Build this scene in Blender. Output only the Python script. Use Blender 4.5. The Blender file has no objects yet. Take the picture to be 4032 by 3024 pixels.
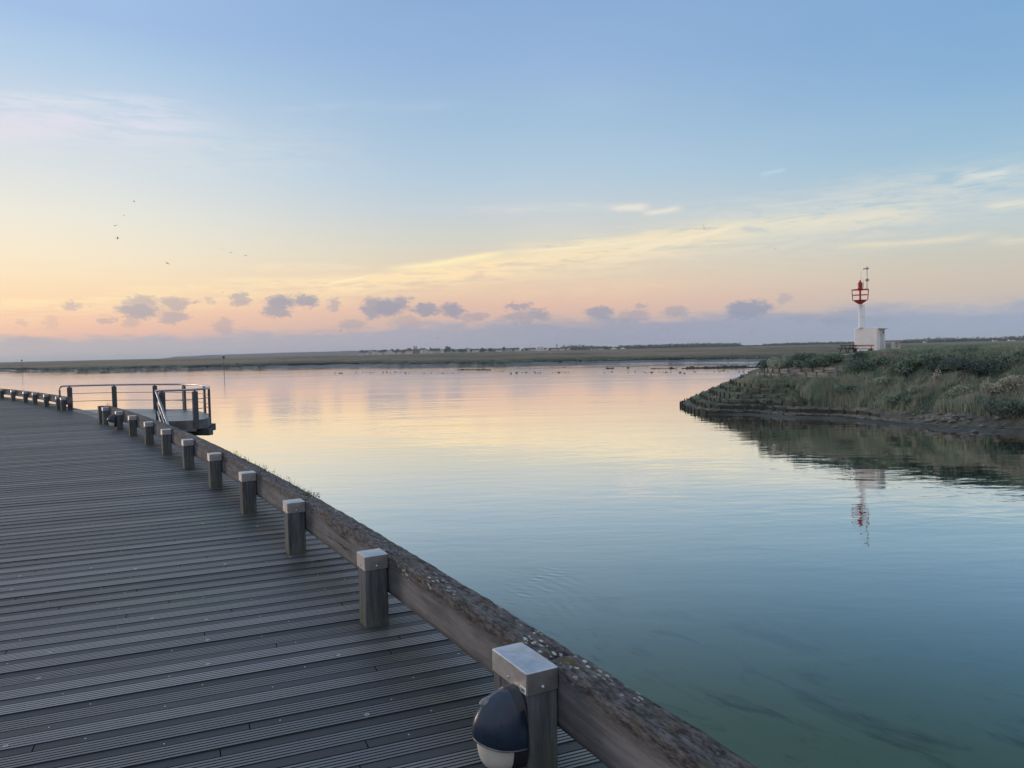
import bpy, math, random
import numpy as np
from mathutils import Matrix, Vector
random.seed(7); RNG = np.random.default_rng(7)
C = bpy.context.scene.collection
SC = bpy.context.scene
# ------------------------------------------------------------------ camera
F = 3028.0; H = 1.75
PITCH = math.atan2(133.4, F); ROLL = 0.0226
cr, sr = math.cos(ROLL), math.sin(ROLL)
fw = np.array([0, math.cos(PITCH), -math.sin(PITCH)])
up0 = np.array([0, math.sin(PITCH), math.cos(PITCH)])
rt0 = np.array([1.0, 0, 0])
RT = cr*rt0 - sr*up0; UP = sr*rt0 + cr*up0
cam_d = bpy.data.cameras.new('camera'); cam = bpy.data.objects.new('camera', cam_d); C.objects.link(cam)
cam_d.sensor_width = 36.0; cam_d.sensor_fit = 'HORIZONTAL'; cam_d.lens = 36.0*F/4032.0
cam_d.clip_start = 0.05; cam_d.clip_end = 60000
cam.matrix_world = Matrix(((RT[0], UP[0], -fw[0], 0), (RT[1], UP[1], -fw[1], 0), (RT[2], UP[2], -fw[2], H), (0, 0, 0, 1)))
SC.camera = cam
EYE = np.array([0, 0, H])
def ray(px, py): return fw + RT*((px-2016)/F) - UP*((py-1512)/F)
def at(px, py, z):
    d = ray(px, py); return EYE + d*((z-H)/d[2])
def atY(px, py, Y):
    d = ray(px, py); return EYE + d*(Y/d[1])
def proj(P):
    q = np.asarray(P, float) - EYE; zf = q@fw
    return 2016 + F*(q@RT)/zf, 1512 - F*(q@UP)/zf
def azel(px, py):
    d = ray(px, py); d = d/np.linalg.norm(d)
    return math.degrees(math.atan2(d[0], d[1])), math.degrees(math.asin(d[2]))
ZW = -4.55        # water level below the boardwalk
ZM = -3.0         # salt marsh level

# ------------------------------------------------------------------ colour management
SC.view_settings.view_transform = 'Standard'; SC.view_settings.look = 'None'
SC.view_settings.exposure = 0.0; SC.view_settings.gamma = 1.0
SC.render.engine = 'CYCLES'
SC.cycles.max_bounces = 8; SC.cycles.volume_bounces = 1; SC.cycles.transparent_max_bounces = 16
SC.cycles.sample_clamp_indirect = 8.0
SC.cycles.use_denoising = True

def lin(c):
    return tuple(((v/255)/12.92 if v/255 <= .04045 else ((v/255+.055)/1.055)**2.4) for v in c) + (1.0,)

# ------------------------------------------------------------------ small node language
class NT:
    def __init__(s, tree): s.t = tree; tree.nodes.clear()
    def n(s, typ, **kw):
        nd = s.t.nodes.new(typ)
        for k, v in kw.items(): setattr(nd, k, v)
        return nd
    def put(s, sock, v):
        if isinstance(v, bpy.types.NodeSocket): s.t.links.new(v, sock)
        elif v is not None: sock.default_value = v
    def m(s, op, a, b=None, c=None, clamp=False):
        nd = s.n('ShaderNodeMath', operation=op, use_clamp=clamp)
        for i, v in enumerate((a, b, c)): s.put(nd.inputs[i], v)
        return nd.outputs[0]
    def add(s, a, b): return s.m('ADD', a, b)
    def sub(s, a, b): return s.m('SUBTRACT', a, b)
    def mul(s, a, b): return s.m('MULTIPLY', a, b)
    def sm(s, v, lo, hi, o0=0.0, o1=1.0):
        nd = s.n('ShaderNodeMapRange', interpolation_type='SMOOTHSTEP')
        s.put(nd.inputs[0], v)
        for i, q in enumerate((lo, hi, o0, o1)): s.put(nd.inputs[i+1], q)
        return nd.outputs[0]
    def mix(s, f, a, b, blend='MIX'):
        nd = s.n('ShaderNodeMix', data_type='RGBA', blend_type=blend)
        s.put(nd.inputs[0], f); s.put(nd.inputs[6], a); s.put(nd.inputs[7], b)
        return nd.outputs[2]
    def comb(s, x, y, z=0.0):
        nd = s.n('ShaderNodeCombineXYZ')
        for i, v in enumerate((x, y, z)): s.put(nd.inputs[i], v)
        return nd.outputs[0]
    def sep(s, v):
        nd = s.n('ShaderNodeSeparateXYZ'); s.put(nd.inputs[0], v); return nd.outputs
    def noise(s, vec, scale=1.0, detail=3.0, rough=.5, dist=0.0, out=0):
        nd = s.n('ShaderNodeTexNoise'); s.put(nd.inputs['Vector'], vec)
        nd.inputs['Scale'].default_value = scale; nd.inputs['Detail'].default_value = detail
        nd.inputs['Roughness'].default_value = rough; nd.inputs['Distortion'].default_value = dist
        return nd.outputs[out]
    def map(s, vec, scale=(1, 1, 1), rot=(0, 0, 0), loc=(0, 0, 0)):
        nd = s.n('ShaderNodeMapping'); s.put(nd.inputs[0], vec)
        nd.inputs['Scale'].default_value = scale; nd.inputs['Rotation'].default_value = rot; nd.inputs['Location'].default_value = loc
        return nd.outputs[0]
    def ramp(s, f, stops, interp='LINEAR'):
        nd = s.n('ShaderNodeValToRGB'); s.put(nd.inputs[0], f); r = nd.color_ramp; r.interpolation = interp
        while len(r.elements) < len(stops): r.elements.new(1.0)
        for e, (p, c) in zip(r.elements, stops): e.position = p; e.color = c if len(c) == 4 else tuple(c)+(1,)
        return nd.outputs[0]
    def obj(s): return s.n('ShaderNodeTexCoord').outputs['Object']

# ------------------------------------------------------------------ sky: world by direction (azimuth, elevation)
SUN_EL, SUN_AZ = math.radians(4.0), math.radians(-62.0)
world = bpy.data.worlds.new('World'); SC.world = world; world.use_nodes = True
w = NT(world.node_tree)
dirv = w.n('ShaderNodeTexCoord').outputs['Generated']
dx, dy, dz = w.sep(dirv)
DEG = 180/math.pi
AZ = w.mul(w.m('ARCTAN2', dx, dy), DEG)
EL = w.mul(w.m('ARCSINE', dz), DEG)
AE = w.comb(AZ, EL)
def col_stops(px, rows, zen, below):
    st = []
    for y, c in rows: st.append((azel(px, y)[1], lin(c)))
    st.append((90.0, lin(zen))); st.sort(key=lambda q: q[0])
    st = [((e+10)/100.0, c) for e, c in st]
    return [(0.0, lin(below))] + st
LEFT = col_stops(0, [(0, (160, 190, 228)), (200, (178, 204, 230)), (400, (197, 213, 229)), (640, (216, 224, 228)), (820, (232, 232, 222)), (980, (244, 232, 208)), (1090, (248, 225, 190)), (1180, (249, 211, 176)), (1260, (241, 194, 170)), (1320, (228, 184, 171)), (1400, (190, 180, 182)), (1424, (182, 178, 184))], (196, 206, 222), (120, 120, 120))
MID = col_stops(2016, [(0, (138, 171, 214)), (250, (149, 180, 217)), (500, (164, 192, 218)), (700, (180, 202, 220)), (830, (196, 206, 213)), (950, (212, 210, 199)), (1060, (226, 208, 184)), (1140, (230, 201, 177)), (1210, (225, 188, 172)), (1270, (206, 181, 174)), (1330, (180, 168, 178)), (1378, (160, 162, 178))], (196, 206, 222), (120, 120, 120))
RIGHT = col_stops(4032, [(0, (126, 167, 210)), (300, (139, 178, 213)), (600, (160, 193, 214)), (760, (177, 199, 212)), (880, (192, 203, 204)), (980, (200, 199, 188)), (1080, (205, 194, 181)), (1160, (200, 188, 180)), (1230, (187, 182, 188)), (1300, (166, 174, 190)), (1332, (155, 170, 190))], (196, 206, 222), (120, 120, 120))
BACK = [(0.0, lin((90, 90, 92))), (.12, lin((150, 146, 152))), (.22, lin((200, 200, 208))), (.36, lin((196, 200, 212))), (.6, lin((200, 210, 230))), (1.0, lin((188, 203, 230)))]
e01 = w.m('DIVIDE', w.add(EL, 10.0), 100.0)
sky = w.mix(w.sm(AZ, -34, -2), w.ramp(e01, LEFT), w.ramp(e01, MID))
sky = w.mix(w.sm(AZ, 2, 34), sky, w.ramp(e01, RIGHT))
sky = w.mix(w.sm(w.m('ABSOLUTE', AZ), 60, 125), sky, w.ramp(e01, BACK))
# afterglow to the left of the picture, where the sun has gone down
gl = w.m('EXPONENT', w.mul(w.add(w.m('POWER', w.mul(w.sub(AZ, -60.0), 1/24.0), 2.0), w.m('POWER', w.mul(w.sub(EL, 4.0), 1/9.0), 2.0)), -1.0))
sky = w.mix(w.mul(gl, .6), sky, (1.05, .78, .50, 1))
# slow tone drift
sky = w.mix(w.mul(w.sub(w.noise(w.map(AE, (.05, .16, 1)), 1.0, 3, .5), .5), .35), sky, (1, .93, .86, 1), 'SOFT_LIGHT')
# --- cirrus streaks: (px,py) ends, half width in px, strength, colour
wv = w.noise(w.map(AE, (.16, .55, 1)), 1.0, 4, .6, .3, 1)
wx, wy, _ = w.sep(wv)
ca = w.add(AZ, w.mul(w.sub(wx, .5), 2.4)); ce = w.add(EL, w.mul(w.sub(wy, .5), 1.5))
fine = w.noise(w.map(AE, (.22, 1.7, 1), (0, 0, -.12)), 1.0, 6, .62, .6)
fine2 = w.noise(w.map(AE, (.5, 3.2, 1), (0, 0, -.16), (7, 3, 0)), 1.0, 5, .6, .8)
wisp = w.sm(w.add(w.mul(fine, .6), w.mul(fine2, .4)), .36, .62)
def streak(sky, p, q, hw, k, colr, soft=.35, tex=wisp, below=1.0, mess=.5):
    a0, e0 = azel(*p); a1, e1 = azel(*q)
    L = math.hypot(a1-a0, e1-e0); ux, uy = (a1-a0)/L, (e1-e0)/L
    A = w.add(w.mul(AZ, 1-mess), w.mul(ca, mess)); E_ = w.add(w.mul(EL, 1-mess), w.mul(ce, mess))
    du, dv = w.sub(A, a0), w.sub(E_, e0)
    u = w.mul(w.add(w.mul(du, ux), w.mul(dv, uy)), 1/L)
    v = w.sub(w.mul(dv, ux), w.mul(du, uy))
    hd = math.degrees(hw/F)
    vv = w.m('MULTIPLY', v, w.m('ADD', 1.0/hd, w.mul(w.m('LESS_THAN', v, 0.0), 1.0/(hd*below) - 1.0/hd)))
    g = w.m('EXPONENT', w.mul(w.mul(vv, vv), -1.0))
    ends = w.mul(w.sm(u, -.05, soft), w.sm(u, 1.05, 1-soft))
    mk = w.mul(w.mul(g, ends), w.mul(tex, k) if tex is not None else k)
    return w.mix(mk, sky, lin(colr))
WARM = (253, 226, 184); CREAM = (246, 228, 192); WHITE = (226, 224, 232)
S = [((-500, 440), (930, 480), 62, .75, (224, 224, 236), .3, wisp, 1.2), ((-500, 360), (760, 400), 22, .6, (222, 226, 236), .3, wisp, 1), ((-300, 500), (420, 500), 40, .55, (228, 222, 234), .3, None, 1.2),
     ((1000, 425), (1900, 405), 16, .25, (205, 216, 232), .3, wisp, 1), ((1600, 815), (2600, 810), 14, .5, (222, 220, 214), .35, wisp, 1.5),
     ((2390, 825), (2570, 812), 11, 1.0, (230, 225, 216), .3, None, 1.2), ((2520, 842), (2700, 812), 8, .9, (232, 226, 216), .3, None, 1.2),
     ((-200, 1215), (1500, 1085), 26, .8, WARM, .2, wisp, 2.2), ((1180, 1125), (2760, 925), 17, 1.6, WARM, .16, wisp, 3.4), ((1500, 1062), (2050, 990), 11, 1.0, (255, 236, 190), .3, None, 1.6), ((1950, 1000), (3100, 868), 26, 1.4, (248, 228, 188), .25, wisp, 2.0),
     ((2400, 1000), (2980, 868), 9, .8, (252, 234, 200), .25, None, 1.4), ((2850, 900), (3680, 820), 20, 1.3, (240, 228, 198), .3, wisp, 1.6), ((2900, 975), (3600, 905), 30, .3, (224, 214, 192), .3, wisp, 1.4),
     ((-100, 1190), (700, 1165), 9, .7, (254, 232, 186), .25, wisp, 1.5), ((300, 1135), (1250, 1108), 8, .6, (252, 228, 186), .25, wisp, 1.5), ((640, 1120), (1420, 1082), 8, .7, (253, 232, 190), .3, wisp, 1.6), ((1250, 1118), (1480, 1075), 4, .8, (255, 238, 200), .3, None, 1.2), ((2000, 1000), (2700, 925), 5, .8, (254, 236, 200), .3, None, 1.3), ((1900, 1010), (4300, 720), 95, .55, (224, 219, 204), .3, wisp, 1.2), ((2700, 900), (4300, 640), 60, .45, (216, 219, 212), .3, wisp, 1.2), ((-600, 640), (1500, 560), 80, .3, (222, 224, 226), .3, wisp, 1.2), ((3250, 975), (3950, 925), 9, .6, (234, 222, 196), .3, None, 1.2), ((3850, 830), (4200, 770), 16, .7, (240, 232, 206), .25, wisp, 1.2), ((3780, 690), (4000, 675), 16, .7, (226, 230, 224), .3, wisp, 1.5), ((3850, 958), (4300, 930), 12, .5, (238, 226, 200), .3, wisp, 1.4),
     ((2980, 690), (3100, 665), 7, .35, (214, 224, 230), .3, None, 1), ((900, 1050), (1500, 1040), 10, .5, (250, 232, 196), .3, wisp, 1.5), ((1650, 1160), (2750, 1120), 22, .4, (240, 208, 176), .3, wisp, 1.5), ((3200, 760), (4300, 700), 60, .35, (210, 216, 214), .3, wisp, 1.4), ((2600, 800), (3500, 790), 40, .3, (206, 214, 216), .3, wisp, 1.4)]
for s_ in S: sky = streak(sky, *s_)
# --- low bank of cloud along the horizon
n1 = w.noise(w.map(AE, (.22, .9, 1), loc=(3, 1, 0)), 1.0, 6, .58, .4)
n2 = w.noise(w.map(AE, (.9, 2.2, 1), loc=(9, 4, 0)), 1.0, 5, .6, .5)
top = w.add(w.ramp(w.mul(w.add(AZ, 40.0), 1/80.0), [(.06, (.15,)*3), (.35, (.17,)*3), (.52, (.235,)*3), (.64, (.235,)*3), (.8, (.245,)*3), (1, (.245,)*3)]), 0.0)
top = w.mul(top, 10.0)
edge = w.sub(w.add(top, w.mul(w.sub(n1, .5), 2.3)), w.add(EL, w.mul(w.sub(n2, .5), .55)))
bank_m = w.sm(edge, -.25, w.sm(AZ, -10, 14, .45, .95))
bank_c = w.ramp(w.mul(w.add(AZ, 40.0), 1/80.0), [(.05, lin((180, 179, 186))), (.4, lin((166, 168, 184))), (.55, lin((153, 160, 180))), (.95, lin((150, 166, 190)))])
bank_c = w.mix(w.mul(w.sub(n2, .5), .6), bank_c, (.85, .8, .9, 1), 'SOFT_LIGHT')
sky = w.mix(w.mul(bank_m, .88), sky, bank_c)
# --- small grey cumulus: px, py, half width, half height, strength
pv = w.noise(w.map(AE, (.95, 1.6, 1), loc=(2, 8, 0)), 1.0, 6, .66, .2, 1)
p1, p2, _ = w.sep(pv)
pf = w.noise(w.map(AE, (3.4, 5.2, 1), loc=(1, 6, 0)), 1.0, 5, .7, .2, 1); f1, f2, _ = w.sep(pf)
pa = w.add(AZ, w.add(w.mul(w.sub(p1, .5), 2.0), w.mul(w.sub(f1, .5), .9))); pe = w.add(EL, w.add(w.mul(w.sub(p2, .5), 1.2), w.mul(w.sub(f2, .5), .6)))
PUFF = [(545, 1222, 62, 24, .95), (560, 1190, 48, 22, .7), (690, 1196, 44, 22, .75), (680, 1250, 44, 20, .75), (520, 1265, 26, 20, .5), (285, 1205, 24, 12, .6), (415, 1257, 22, 10, .6), (200, 1272, 22, 22, .3), (940, 1168, 26, 20, .7), (955, 1190, 34, 14, .7), (1105, 1196, 52, 24, 1), (1085, 1228, 46, 20, .9), (1205, 1186, 40, 22, .95), (1315, 1200, 24, 16, .6), (880, 1283, 34, 22, .5), (1470, 1216, 44, 34, .9), (1525, 1212, 70, 30, 1), (1580, 1196, 30, 26, .9), (1675, 1222, 50, 17, .95), (1705, 1208, 20, 12, .9), (1780, 1224, 42, 24, .95), (1870, 1246, 46, 14, .6), (2045, 1206, 46, 15, .8), (2060, 1250, 80, 20, .7), (2110, 1238, 42, 18, .8), (1390, 1278, 44, 20, .5), (2360, 1232, 48, 18, .9), (2520, 1204, 26, 11, .55), (2500, 1244, 50, 16, .6), (2660, 1228, 44, 16, .6), (2950, 1218, 74, 26, 1), (2920, 1234, 50, 16, .8), (3090, 1178, 22, 16, .4), (3260, 1250, 110, 16, .5), (100, 1345, 60, 14, .3), (1600, 1270, 60, 18, .4), (830, 1185, 18, 12, .4), (770, 1195, 18, 8, .5), (3420, 1262, 80, 14, .35), (90, 1274, 20, 8, .4)]
acc = None
for (px, py, rx, ry, k) in PUFF:
    a0, e0 = azel(px, py); ra = math.degrees(rx/F)*1.12; re = math.degrees(ry/F)*1.15
    qa = w.mul(w.sub(pa, a0), 1/ra); qe = w.mul(w.sub(pe, e0), 1/re)
    d2 = w.m('MULTIPLY_ADD', qa, qa, w.mul(qe, qe))
    mk = w.mul(w.sm(d2, 1.7, .3), k)
    acc = mk if acc is None else w.m('MAXIMUM', acc, mk)
puff_c = w.ramp(w.mul(w.add(AZ, 40.0), 1/80.0), [(.05, lin((176, 168, 178))), (.4, lin((144, 151, 172))), (.9, lin((138, 153, 178)))])
sky = w.mix(w.mul(acc, .84), sky, puff_c)
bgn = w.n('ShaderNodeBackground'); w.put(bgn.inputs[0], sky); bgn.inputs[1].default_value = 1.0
# physical dusk sky adds its share to the light from overhead
ns = w.n('ShaderNodeTexSky', sky_type='NISHITA', sun_disc=False); ns.sun_elevation = SUN_EL; ns.sun_rotation = SUN_AZ
bg2 = w.n('ShaderNodeBackground'); w.put(bg2.inputs[0], ns.outputs[0]); bg2.inputs[1].default_value = 0.006
ash = w.n('ShaderNodeAddShader'); w.t.links.new(bgn.outputs[0], ash.inputs[0]); w.t.links.new(bg2.outputs[0], ash.inputs[1])
wo = w.n('ShaderNodeOutputWorld'); w.t.links.new(ash.outputs[0], wo.inputs[0])

sun_d = bpy.data.lights.new('sun', 'SUN'); sun_d.energy = 1.3; sun_d.angle = math.radians(14); sun_d.color = (1, .80, .66)
sun = bpy.data.objects.new('sun', sun_d); C.objects.link(sun)
sdir = Vector((math.sin(SUN_AZ)*math.cos(SUN_EL), math.cos(SUN_AZ)*math.cos(SUN_EL), math.sin(SUN_EL)))
sun.rotation_euler = sdir.to_track_quat('Z', 'Y').to_euler(); sun.location = (-40, 20, 40)

# ------------------------------------------------------------------ mesh helpers
class MB:
    def __init__(s): s.v = []; s.f = []; s.mi = []
    def add(s, vs, fs, mi=0):
        o = len(s.v); s.v.extend([tuple(map(float, q)) for q in vs])
        for f in fs: s.f.append(tuple(i+o for i in f)); s.mi.append(mi)
    def box(s, c, h, rz=0.0, mi=0, ry=0.0, taper=1.0):
        c = np.array(c, float); vs = []
        for z in (-1, 1):
            t = taper if z > 0 else 1.0
            for x, y in ((-1, -1), (1, -1), (1, 1), (-1, 1)): vs.append((x*h[0]*t, y*h[1]*t, z*h[2]))
        vs = np.array(vs)
        if ry: k, q = math.cos(ry), math.sin(ry); vs = np.stack([vs[:, 0]*k+vs[:, 2]*q, vs[:, 1], -vs[:, 0]*q+vs[:, 2]*k], 1)
        k, q = math.cos(rz), math.sin(rz)
        vs = np.stack([vs[:, 0]*k-vs[:, 1]*q, vs[:, 0]*q+vs[:, 1]*k, vs[:, 2]], 1)+c
        s.add(vs, [(3, 2, 1, 0), (4, 5, 6, 7), (0, 1, 5, 4), (1, 2, 6, 5), (2, 3, 7, 6), (3, 0, 4, 7)], mi)
    def tube(s, pts, r, n=8, mi=0, cap=True):
        pts = [np.array(p, float) for p in pts]; rs = r if hasattr(r, '__len__') else [r]*len(pts)
        rings = []
        for i, p in enumerate(pts):
            d = pts[min(i+1, len(pts)-1)]-pts[max(i-1, 0)]; d = d/np.linalg.norm(d)
            a = np.array([0, 0, 1.0]) if abs(d[2]) < .95 else np.array([1.0, 0, 0])
            x = np.cross(d, a); x /= np.linalg.norm(x); y = np.cross(d, x)
            rings.append([p+rs[i]*(math.cos(t)*x+math.sin(t)*y) for t in np.linspace(0, 2*math.pi, n, endpoint=False)])
        vs = [q for rg in rings for q in rg]; fs = []
        for i in range(len(pts)-1):
            for k in range(n): fs.append((i*n+k, (i+1)*n+k, (i+1)*n+(k+1) % n, i*n+(k+1) % n))
        if cap: fs.append(tuple(range(n))); fs.append(tuple(range((len(pts)-1)*n, len(pts)*n))[::-1])
        s.add(vs, fs, mi)
    def lathe(s, prof, n=20, c=(0, 0, 0), mi=0):
        vs = []; fs = []
        for r, z in prof:
            for t in np.linspace(0, 2*math.pi, n, endpoint=False): vs.append((c[0]+r*math.cos(t), c[1]+r*math.sin(t), c[2]+z))
        for i in range(len(prof)-1):
            for k in range(n): fs.append((i*n+k, i*n+(k+1) % n, (i+1)*n+(k+1) % n, (i+1)*n+k))
        fs.append(tuple(range(n))[::-1]); fs.append(tuple(range((len(prof)-1)*n, len(prof)*n)))
        s.add(vs, fs, mi)
    def ball(s, c, r, nu=10, nv=7, mi=0, jit=0.0, rz=0.0):
        c = np.array(c, float); vs = []; fs = []
        for j in range(nv+1):
            th = math.pi*j/nv
            for i in range(nu):
                ph = 2*math.pi*i/nu; k = 1+jit*(random.random()-.5)*2
                x, y, z = r[0]*math.sin(th)*math.cos(ph)*k, r[1]*math.sin(th)*math.sin(ph)*k, r[2]*math.cos(th)*k
                vs.append(c+np.array([x*math.cos(rz)-y*math.sin(rz), x*math.sin(rz)+y*math.cos(rz), z]))
        for j in range(nv):
            for i in range(nu): fs.append((j*nu+i, (j+1)*nu+i, (j+1)*nu+(i+1) % nu, j*nu+(i+1) % nu))
        s.add(vs, fs, mi)
    def build(s, name, mats, parent=None, smooth=False, loc=None, rz=0.0):
        return link_mesh(name, np.array(s.v, float), s.f, mats, parent, smooth, s.mi, loc, rz)
def link_mesh(name, v, f, mats, parent=None, smooth=False, mi=None, loc=None, rz=0.0):
    me = bpy.data.meshes.new(name); me.from_pydata(np.asarray(v).tolist(), [], [list(map(int, q)) for q in f]); me.update()
    for m_ in (mats if isinstance(mats, (list, tuple)) else [mats]): me.materials.append(m_)
    if mi is not None and len(set(mi)) > 1: me.polygons.foreach_set('material_index', mi)
    if smooth: me.polygons.foreach_set('use_smooth', [True]*len(me.polygons))
    o = bpy.data.objects.new(name, me); C.objects.link(o)
    if parent is not None: o.parent = parent
    if loc is not None: o.location = tuple(map(float, loc))
    o.rotation_euler.z = rz
    return o
def quick(name, v, f, mat, col=None, parent=None, smooth=False):
    """numpy arrays straight into a mesh (all faces same size), optional colour per vertex attribute 'tint' (float)"""
    me = bpy.data.meshes.new(name); nv, nf, k = len(v), len(f), f.shape[1]
    me.vertices.add(nv); me.vertices.foreach_set('co', np.asarray(v, np.float32).ravel())
    me.loops.add(nf*k); me.loops.foreach_set('vertex_index', np.asarray(f, np.int32).ravel())
    me.polygons.add(nf); me.polygons.foreach_set('loop_start', np.arange(0, nf*k, k, dtype=np.int32))
    if smooth: me.polygons.foreach_set('use_smooth', np.ones(nf, bool))
    me.update(calc_edges=True); me.validate()
    if col is not None:
        a = me.attributes.new('tint', 'FLOAT', 'POINT'); a.data.foreach_set('value', np.asarray(col, np.float32))
    me.materials.append(mat); o = bpy.data.objects.new(name, me); C.objects.link(o)
    if parent is not None: o.parent = parent
    return o
def tag(o, label=None, cat=None, group=None, kind=None):
    if label: o['label'] = label
    if cat: o['category'] = cat
    if group: o['group'] = group
    if kind: o['kind'] = kind
    return o
def empty(name, loc=(0, 0, 0), rz=0.0):
    o = bpy.data.objects.new(name, None); C.objects.link(o); o.location = tuple(map(float, loc)); o.rotation_euler.z = rz; return o
def copy_tree(o, parent=None):
    c = o.copy(); C.objects.link(c); c.parent = parent
    for ch in list(o.children): copy_tree(ch, c)
    return c
def grid_faces(nu, nv):
    i, j = np.meshgrid(np.arange(nu-1), np.arange(nv-1), indexing='ij'); a = (i*nv+j).ravel()
    return np.stack([a, a+nv, a+nv+1, a+1], 1)
def hash2(ix, iy, s):
    h = np.sin(ix*127.1+iy*311.7+s*74.7)*43758.5453; return h-np.floor(h)
def vnoise(x, y, s=0):
    ix, iy = np.floor(x), np.floor(y); fx, fy = x-ix, y-iy; fx = fx*fx*(3-2*fx); fy = fy*fy*(3-2*fy)
    return (hash2(ix, iy, s)*(1-fx)+hash2(ix+1, iy, s)*fx)*(1-fy)+(hash2(ix, iy+1, s)*(1-fx)+hash2(ix+1, iy+1, s)*fx)*fy
def fbm(x, y, s=0, o=4):
    t = 0; a = .5
    for k in range(o): t = t+a*vnoise(x*2**k, y*2**k, s+k); a *= .5
    return t

# ------------------------------------------------------------------ materials
def mat(name):
    m_ = bpy.data.materials.new(name); m_.use_nodes = True; return m_, NT(m_.node_tree)
def principled(t, color, rough=.7, metal=0.0, bump=None, bdist=.01, bstr=1.0, spec=.5, **kw):
    p = t.n('ShaderNodeBsdfPrincipled'); t.put(p.inputs['Base Color'], color); t.put(p.inputs['Roughness'], rough); t.put(p.inputs['Metallic'], metal)
    t.put(p.inputs['Specular IOR Level'], spec)
    for k, v in kw.items(): t.put(p.inputs[k.replace('_', ' ')], v)
    if bump is not None:
        b = t.n('ShaderNodeBump'); t.put(b.inputs['Height'], bump); b.inputs['Distance'].default_value = bdist; b.inputs['Strength'].default_value = bstr
        t.t.links.new(b.outputs[0], p.inputs['Normal'])
    o = t.n('ShaderNodeOutputMaterial'); t.t.links.new(p.outputs[0], o.inputs[0]); return p
def simple(name, c, rough=.7, metal=0.0, var=.18, scale=3.0, c2=None, bd=0.0, spec=.5, tint=False):
    m_, t = mat(name); n = t.noise(t.obj(), scale, 4, .6)
    if c2 is None: c2 = tuple(v*(1-var) for v in c); c = tuple(min(1, v*(1+var)) for v in c)
    col = t.mix(t.sm(n, .3, .7), tuple(c2)+(1,), tuple(c)+(1,))
    principled(t, col, rough, metal, n if bd else None, bd, 1.0, spec); return m_

PL = math.radians(22.2)          # direction of the deck boards
pn = np.array([-math.sin(PL), math.cos(PL)]); pu = np.array([math.cos(PL), math.sin(PL)])
PER = .2005; PH = 4.032          # board period and phase measured across the boards

def deck_mat(name, c_lo, c_hi, green, rough, spec):
    m_, t = mat(name); P = t.obj(); x, y, z = t.sep(P)
    v = t.add(t.mul(x, float(pn[0])), t.mul(y, float(pn[1]))); u = t.add(t.mul(x, float(pu[0])), t.mul(y, float(pu[1])))
    bid = t.m('FLOOR', t.mul(t.sub(v, PH), 1/PER))
    wn = t.n('ShaderNodeTexWhiteNoise', noise_dimensions='1D'); t.put(wn.inputs['W'], bid)
    g = t.noise(t.comb(t.mul(u, 1.2), t.mul(v, 60.0), bid), 1.0, 5, .65)
    blot = t.noise(P, 1.1, 5, .6)
    f = t.add(t.mul(t.sub(wn.outputs[0], .5), .75), t.add(t.mul(g, .55), t.mul(blot, .45)))
    c = t.mix(t.sm(f, .2, .95), c_lo, c_hi)
    gm = t.mul(t.sm(t.noise(P, .45, 4, .6), .48, .68), t.sm(t.noise(P, 2.6, 3, .6), .35, .6))
    # algae grows where the boards stay damp along the kerb
    edge_d = t.add(t.add(t.mul(x, .885), t.mul(y, .466)), -1.58)
    gm = t.mul(gm, t.sm(edge_d, -2.8, -.2, .25, 1.0))
    c = t.mix(t.mul(gm, .75), c, green)
    st = t.sm(t.noise(t.map(P, (1, 1, 1), loc=(5, 2, 0)), 3.4, 5, .7), .66, .8)
    c = t.mix(t.mul(st, .25), c, (.3, .29, .27, 1))
    principled(t, c, rough, 0, t.add(g, t.mul(blot, .4)), .0025, 1.0, spec); return m_
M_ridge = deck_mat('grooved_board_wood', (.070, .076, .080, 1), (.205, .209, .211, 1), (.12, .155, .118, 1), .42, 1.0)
M_smooth = deck_mat('smooth_board_and_groove_wood', (.021, .024, .028, 1), (.056, .060, .065, 1), (.04, .058, .048, 1), .60, .55)
M_dark = simple('painted_gap_shade', (.02, .02, .022), .9)  # near-black colour that paints the shade in board gaps and below the deck
M_screw = simple('screw_steel', (.62, .62, .6), .4, .6)

def post_mat():
    m_, t = mat('post_wood'); P = t.obj(); x, y, z = t.sep(P)
    oi = t.n('ShaderNodeObjectInfo').outputs['Random']
    Q = t.n('ShaderNodeVectorMath', operation='ADD'); t.put(Q.inputs[0], P); t.put(Q.inputs[1], t.comb(t.mul(oi, 17.0), t.mul(oi, 5.0), t.mul(oi, 3.0))); Q = Q.outputs[0]
    g = t.noise(t.map(Q, (38, 38, 2.2)), 1.0, 6, .7); g2 = t.noise(t.map(Q, (9, 9, 1.4)), 1.0, 4, .6)
    c = t.mix(t.sm(t.add(t.mul(g, .6), t.mul(g2, .4)), .34, .66), (.040, .046, .052, 1), (.155, .164, .172, 1))
    mos = t.mul(t.sm(z, .30, -.02), t.sm(t.noise(Q, 9, 5, .65), .36, .6))
    c = t.mix(t.mul(mos, .7), c, (.075, .09, .05, 1))
    c = t.mix(t.mul(t.sm(g, .36, .30), .8), c, (.02, .02, .022, 1))
    principled(t, c, .8, 0, g, .006, 1.0, .3); return m_
M_post = post_mat()
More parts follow.
